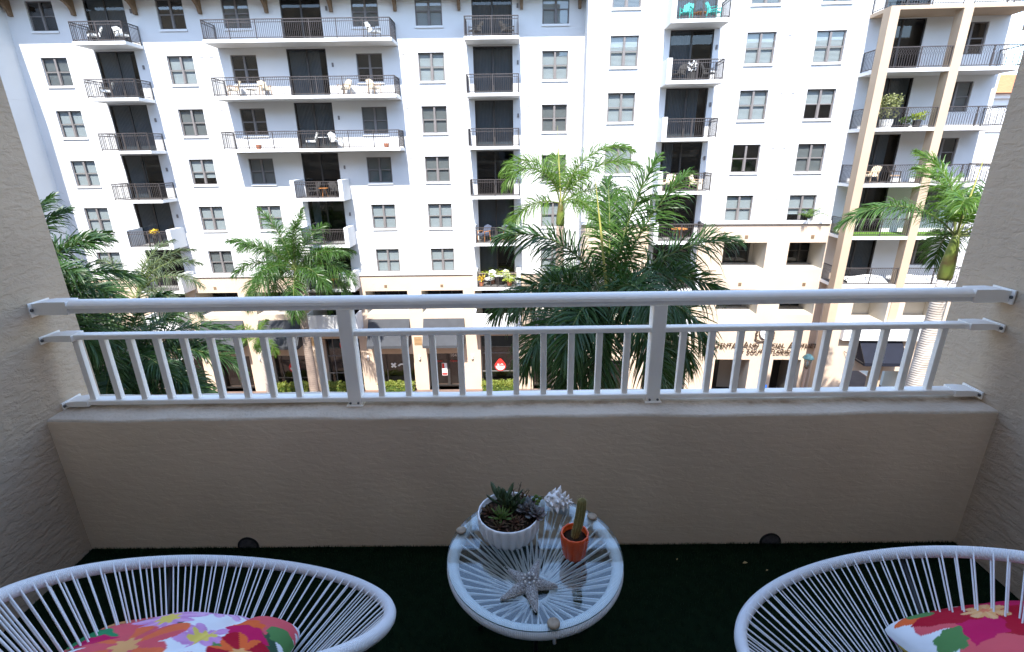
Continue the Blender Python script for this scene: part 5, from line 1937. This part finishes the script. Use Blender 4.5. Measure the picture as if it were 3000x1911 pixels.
lp = thing('street_lamp', 'green capped street lamp on a tan post before the dental sign wall', 'street lamp', (18.55, 29.0, GZ))
zl = -10.45 - GZ
MB().tube([(0, 0, 0), (0, 0, 0.5), (0, 0, 0.55), (0, 0, zl - 1.0)], [0.14, 0.12, 0.075, 0.06], 12).build('post', 'lamp_post_tan', lp, True)
m = MB().lathe([(0.07, zl - 1.0), (0.16, zl - 0.88), (0.10, zl - 0.8)], 14)
m.build('collar', 'bracket_wood', lp, True)
gl = MB().lathe([(0.14, zl - 0.8), (0.24, zl - 0.35), (0.24, zl - 0.3)], 16, cap=False).build('lantern_glass', 'lamp_glass', lp, True)
fr = MB()
for q in range(6):
    a = 2 * pi * q / 6
    fr.bar((0.14 * cos(a), 0.14 * sin(a), zl - 0.8), (0.245 * cos(a), 0.245 * sin(a), zl - 0.3), 0.012, 5)
fr.build('lantern_frame', 'lamp_green', lp)
MB().lathe([(0.05, zl - 0.8), (0.06, zl - 0.55), (0.02, zl - 0.45)], 8).build('bulb', 'letter_white', lp, True)
MB().lathe([(0.34, zl - 0.31), (0.33, zl - 0.27), (0.24, zl - 0.14), (0.12, zl - 0.04), (0.03, zl)], 20).build('cap', 'lamp_green', lp, True)

pk = thing('parking_sign', 'blue accessible parking sign with white wheelchair symbol beyond the railing', 'sign', (16.62, 30.2, GZ))
MB().bar((0, 0, 0), (0, 0, 2.15), 0.03, 8).build('post', 'frame_taupe', pk)
pl = MB().box(-0.25, 0.25, -0.05, -0.035, 1.55, 2.15).build('plate', 'sign_blue', pk)
m = MB()
yy = -0.056
disc(m, -0.03, 2.06, 0.045, yy, 14)
m.quad((-0.06, yy, 1.83), (0.0, yy, 1.83), (0.01, yy, 2.0), (-0.05, yy, 2.0)).quad((-0.06, yy - 0.001, 1.82), (0.1, yy - 0.001, 1.82), (0.1, yy - 0.001, 1.86), (-0.06, yy - 0.001, 1.86)).quad((0.07, yy - 0.002, 1.68), (0.12, yy - 0.002, 1.66), (0.11, yy - 0.002, 1.84), (0.06, yy - 0.002, 1.84)).quad((-0.02, yy - 0.003, 1.92), (0.08, yy - 0.003, 1.92), (0.08, yy - 0.003, 1.95), (-0.02, yy - 0.003, 1.95))
for q in range(14):
    a0, a1 = pi * (0.75 + 1.1 * q / 14), pi * (0.75 + 1.1 * (q + 1) / 14)
    f = lambda a, r: (-0.02 + r * cos(a), yy, 1.77 + r * sin(a))
    m.quad(f(a0, 0.11), f(a1, 0.11), f(a1, 0.14), f(a0, 0.14))
m.build('wheelchair_symbol', 'letter_white', pl)

# ------------------------------------------------------------------ furniture and plants on the balconies opposite
def chair_proto(style):
    """parts of an outdoor chair about 0.6 m wide, facing -y; returned as [(name, mesh)]"""
    fm, sm = {'dark': ('chair_dark', 'chair_dark'), 'white': ('chair_dark', 'cushion_white'), 'cream': ('chair_tan', 'chair_cream'), 'teal': ('chair_teal', 'chair_teal'), 'wood': ('chair_wood', 'cushion_blue'), 'sling': ('chair_dark', 'chair_tan')}[style]
    P = []
    P.append(('seat', MB().box(-0.27, 0.27, -0.28, 0.24, 0.38, 0.44 if style in ('dark', 'teal', 'sling') else 0.50).mesh('seat', sm)))
    b = MB()
    n = 5
    for i in range(n):
        x0 = -0.27 + 0.54 * i / n
        g = 0.012 if style in ('dark', 'teal', 'cream') else 0.0
        b.poly([(x0 + g, 0.22, 0.44), (x0 + 0.54 / n - g, 0.22, 0.44), (x0 + 0.54 / n - g, 0.42, 1.0 - 0.04 * abs(i - 2)), (x0 + g, 0.42, 1.0 - 0.04 * abs(i - 2))])
        b.poly([(x0 + g, 0.27, 0.44), (x0 + 0.54 / n - g, 0.27, 0.44), (x0 + 0.54 / n - g, 0.47, 1.0 - 0.04 * abs(i - 2)), (x0 + g, 0.47, 1.0 - 0.04 * abs(i - 2))])
    P.append(('backrest', b.mesh('backrest', sm)))
    for sx in (-1, 1):
        P.append(('leg', MB().bar((sx * 0.27, -0.27, 0), (sx * 0.27, -0.25, 0.62), 0.022, 6).mesh('leg', fm)))
        P.append(('leg', MB().bar((sx * 0.27, 0.34, 0), (sx * 0.27, 0.22, 0.62), 0.022, 6).mesh('leg', fm)))
        P.append(('armrest', MB().box(sx * 0.27 - 0.035, sx * 0.27 + 0.035, -0.29, 0.30, 0.62, 0.65).mesh('armrest', fm)))
    return P


PROTO = {k: chair_proto(k) for k in ('dark', 'white', 'cream', 'teal', 'wood', 'sling')}


def place(bld, x, y, z):
    if bld == 'A':
        return (x, YA + y, z)
    c, s_ = cos(PSI), sin(PSI)
    return (5.0 + x * c - y * s_, 32.4 + x * s_ + y * c, z)


def chair(bld, x, y, z, rot, style, label, sc_=1.0):
    root = thing('balcony_chair', label, 'chair', place(bld, x, y, z + 0.005), radians(rot) + (PSI if bld == 'B' else 0), 'chairs on the balconies opposite')
    root.scale = (sc_, sc_, sc_)
    for nm, me in PROTO[style]:
        link(nm, me, root)
    return root


def table(bld, x, y, z, material, label, r=0.3, h=0.5):
    root = thing('balcony_table', label, 'table', place(bld, x, y, z + 0.005), 0, 'tables on the balconies opposite')
    MB().lathe([(r, h - 0.035), (r, h)], 18).build('top', material, root)
    for k in range(3):
        a = k * 2 * pi / 3 + 0.4
        MB().bar((r * 0.8 * cos(a), r * 0.8 * sin(a), 0), (r * 0.3 * cos(a), r * 0.3 * sin(a), h - 0.03), 0.018, 5).build('leg', 'chair_dark' if material != 'chair_wood' else 'chair_wood', root)


def potted(bld, x, y, z, label, leafmat, potmat, h, n, kind='palm', pr=0.18, ph=0.32, cat='plant'):
    root = thing('potted_plant', label, cat, place(bld, x, y, z + 0.005), 0, 'potted plants on the balconies opposite')
    MB().lathe([(pr * 0.75, 0), (pr, ph), (pr * 0.9, ph), (pr * 0.85, ph - 0.04)], 14).build('pot', potmat, root)
    rnd = random.Random(int(abs(x * 100)) + int(h * 10))
    m = MB()
    if kind == 'palm':
        for i in range(n):
            f = frond_mesh(i * 137.5, rnd.uniform(40, 82), h * rnd.uniform(0.8, 1.1), 1.3, 18, h * 0.26, 0.03, rnd, 25, leafmat, 0.012)
            b = len(m.v)
            m.v += f.v
            m.f += [tuple(b + q for q in fc) for fc in f.f]
            m.mi += [0] * len(f.f)
        m.build('fronds', leafmat, root, loc=(0, 0, ph))
    else:
        leaf_clump(m, (-pr * 1.3, pr * 1.3, -pr * 1.3, pr * 1.3, ph, ph + h), n, 0.11, rnd)
        m.build('foliage', leafmat, root)
    return root


chair('A', -25.1, -0.75, FL[0], -40, 'white', 'white cushioned chair at the railing end of the topmost narrow balcony')
chair('A', -23.4, -0.8, FL[0], 60, 'white', 'white cushioned chair tucked by the door of the top narrow balcony', 0.95)
chair('A', -25.2, -0.8, FL[1], -60, 'white', 'white cushioned chair alone on the second narrow balcony from the eave')
chair('A', -8.25, -0.75, FL[0], 70, 'white', 'white cushioned chair at the end of the topmost long balcony')
chair('A', -17.35, -0.7, FL[1], -50, 'cream', 'cream slatted chair at the end of the middle long balcony')
table('A', -16.2, -0.7, FL[1], 'chair_cream', 'low cream table between slatted chairs on the middle long balcony', 0.33, 0.45)
chair('A', -15.35, -0.7, FL[1], 45, 'cream', 'cream slatted chair facing the low table on the middle long balcony')
chair('A', -10.45, -0.7, FL[1], -30, 'cream', 'cream slatted chair just past the door on the middle long balcony')
chair('A', -8.55, -0.7, FL[1], 55, 'cream', 'cream slatted chair under the dark window of the middle long balcony')
chair('A', -12.95, -0.7, FL[2], -60, 'white', 'white chair before the door of the lowest long balcony, its back to the window')
table('A', -12.15, -0.7, FL[2], 'chair_white', 'small round white table between two chairs on the lowest long balcony', 0.3, 0.68)
chair('A', -11.3, -0.7, FL[2], 60, 'white', 'white chair past the door of the lowest long balcony, facing the round table')
chair('A', -13.2, -0.7, FL[3], -50, 'dark', 'dark wire chair behind the panelled balcony below the long ones')
table('A', -12.5, -0.8, FL[3], 'chair_wood', 'small wooden table between wire chairs on a panelled balcony', 0.3, 0.6)
chair('A', -11.7, -0.7, FL[3], 50, 'dark', 'dark wire chair beside the small wooden table on a panelled balcony')
chair('A', -13.45, -0.75, FL[5], -45, 'dark', 'dark reclining chair behind the crown of the sunlit palm')
table('A', -12.6, -0.8, FL[5], 'chair_wood', 'low wooden table on the balcony behind the sunlit palm', 0.32, 0.55)
chair('A', -11.75, -0.75, FL[5], 45, 'white', 'white padded chair on the balcony behind the sunlit palm')
chair('A', -2.2, -0.75, FL[0], -55, 'dark', 'dark metal chair on the top balcony of the middle stack, beside the door')
chair('A', -0.25, -0.75, FL[0], 55, 'dark', 'dark metal chair with high back at the railing corner of that top balcony')
chair('A', -2.05, -0.7, FL[4], -35, 'wood', 'orange wooden armchair with blue cushion, by the palm trunk side of its balcony', 1.1)
chair('A', -0.30, -0.7, FL[4], 35, 'wood', 'orange wooden armchair with blue cushion, beside the solid white panel', 1.1)
chair('A', -1.75, -0.7, FL[5], -30, 'white', 'white chair between the potted palms above the shops')
table('A', -1.05, -0.8, FL[5], 'chair_white', 'white round table between potted palms above the shops', 0.4, 0.7)
chair('A', -0.35, -0.6, FL[5], 40, 'white', 'white chair by the yellow green potted palm above the shops')
potted('A', -1.55, -0.35, FL[5], 'potted green palm fanning over the balcony table above the shops', 'plant_lime', 'ceramic_red_terracotta', 1.15, 8)
potted('A', -0.35, -1.05, FL[5], 'potted yellow palm at the solid panel above the shops', 'plant_lime', 'ceramic_red_terracotta', 1.05, 8)
potted('A', -2.3, -1.1, FL[5], 'small yellow flowering pot plant at the railing above the shops', 'flower_yellow', 'ceramic_red_terracotta', 0.4, 120, 'bush', 0.16, 0.3)
potted('A', -24.3, -0.9, FL[4], 'yellow flowers in a pot on the balcony beside the grey green palm', 'flower_yellow', 'chair_dark', 0.3, 120, 'bush', 0.18, 0.75)
for x, lab in ((-16.2, 'small terracotta pot on the lowest long balcony, near its far end'), (-8.05, 'small terracotta pot on the lowest long balcony, under the dark window')):
    o = MB().lathe([(0.13, 0), (0.18, 0.26), (0.15, 0.26), (0.14, 0.2)], 14).build('flower_pot', 'ceramic_red_terracotta', None, loc=place('A', x, -1.0, FL[2] + 0.005))
    tag(o, lab, 'pot', 'terracotta pots on the long balcony')
chair('B', 4.65, -0.8, BF[0], -30, 'teal', 'turquoise plastic chair beside the solid panel, top of the panelled stack')
table('B', 5.4, -0.8, BF[0], 'chair_wood', 'low orange table between turquoise chairs', 0.34, 0.42)
chair('B', 6.15, -0.8, BF[0], 50, 'teal', 'turquoise plastic chair at the open railing end, top of the panelled stack')
potted('B', 5.2, -1.1, BF[1], 'white flowering plant in a pot hung at the railing', 'flower_white', 'chair_dark', 0.5, 60, 'bush', 0.2, 0.45)
chair('B', 4.55, -0.7, BF[1], -50, 'dark', 'dark chair between the solid panel and the white flowers')
chair('B', 6.25, -0.7, BF[1], 60, 'dark', 'dark folding chair past the white flowers')
chair('B', 4.5, -0.8, BF[3], -30, 'cream', 'cream padded chair behind the solid panel, above the near palm')
chair('B', 6.15, -0.8, BF[3], 45, 'cream', 'cream padded chair at the open railing end, above the near palm')
table('B', 5.4, -0.8, BF[4], 'chair_wood', 'orange wooden table on the balcony half hidden by the near palm', 0.5, 0.7)
potted('B', 6.35, -1.0, BF[5], 'leafy green pot plant on the lowest panelled balcony', 'plant_leaf', 'chair_dark', 0.8, 260, 'bush', 0.2, 0.35)
potted('B', 5.9, -1.1, BF[5], 'pale yellow flowering plant on the lowest panelled balcony', 'plant_lime', 'chair_dark', 0.4, 160, 'bush', 0.2, 0.35)
potted('B', 16.25, -1.2, CF[2], 'tall pale shrub in a white planter between the columns', 'plant_pale', 'chair_white', 1.25, 520, 'bush', 0.36, 0.45)
potted('B', 17.35, -1.2, CF[2], 'low green pot plant beside the tall pale shrub', 'plant_leaf', 'chair_dark', 0.35, 160, 'bush', 0.2, 0.2)
potted('B', 18.0, -1.1, CF[2], 'lime green pot plant by the second column', 'plant_lime', 'chair_dark', 0.35, 160, 'bush', 0.22, 0.4)
chair('B', 16.2, -0.9, CF[3], -70, 'cream', 'tan lounge chair beside the first column')
chair('B', 17.6, -0.9, CF[3], 60, 'sling', 'brown sling chair beside the second column')
for x0, x1, lab in ((15.9, 18.3, 'white sheeted furniture behind the railing between the columns'), (19.3, 22.0, 'white sheeted furniture behind the railing past the second column')):
    m = MB()
    n = 14
    for i in range(n):
        for j in range(6):
            pass
    g = [[(x0 + (x1 - x0) * i / n, -1.45 + 0.9 * j / 6, CF[5] + 0.05 + 0.42 * math.sin(pi * j / 6) ** 0.5 * (0.85 + 0.15 * math.sin(i * 0.55 + x0)) * (0.3 if i in (0, n) else 1)) for j in range(7)] for i in range(n + 1)]
    for i in range(n):
        for j in range(6):
            m.quad(*[place('B', *g[a][b]) for a, b in ((i, j), (i + 1, j), (i + 1, j + 1), (i, j + 1))])
    tag(m.build('covered_furniture', 'cushion_white', None, True), lab, 'cover', 'sheeted furniture on the corner balcony')
potted('B', 13.5, -0.2, -2.47, 'small potted palm on the white ledge under a window', 'plant_leaf', 'chair_white', 1.0, 8, 'palm', 0.1, 0.12)
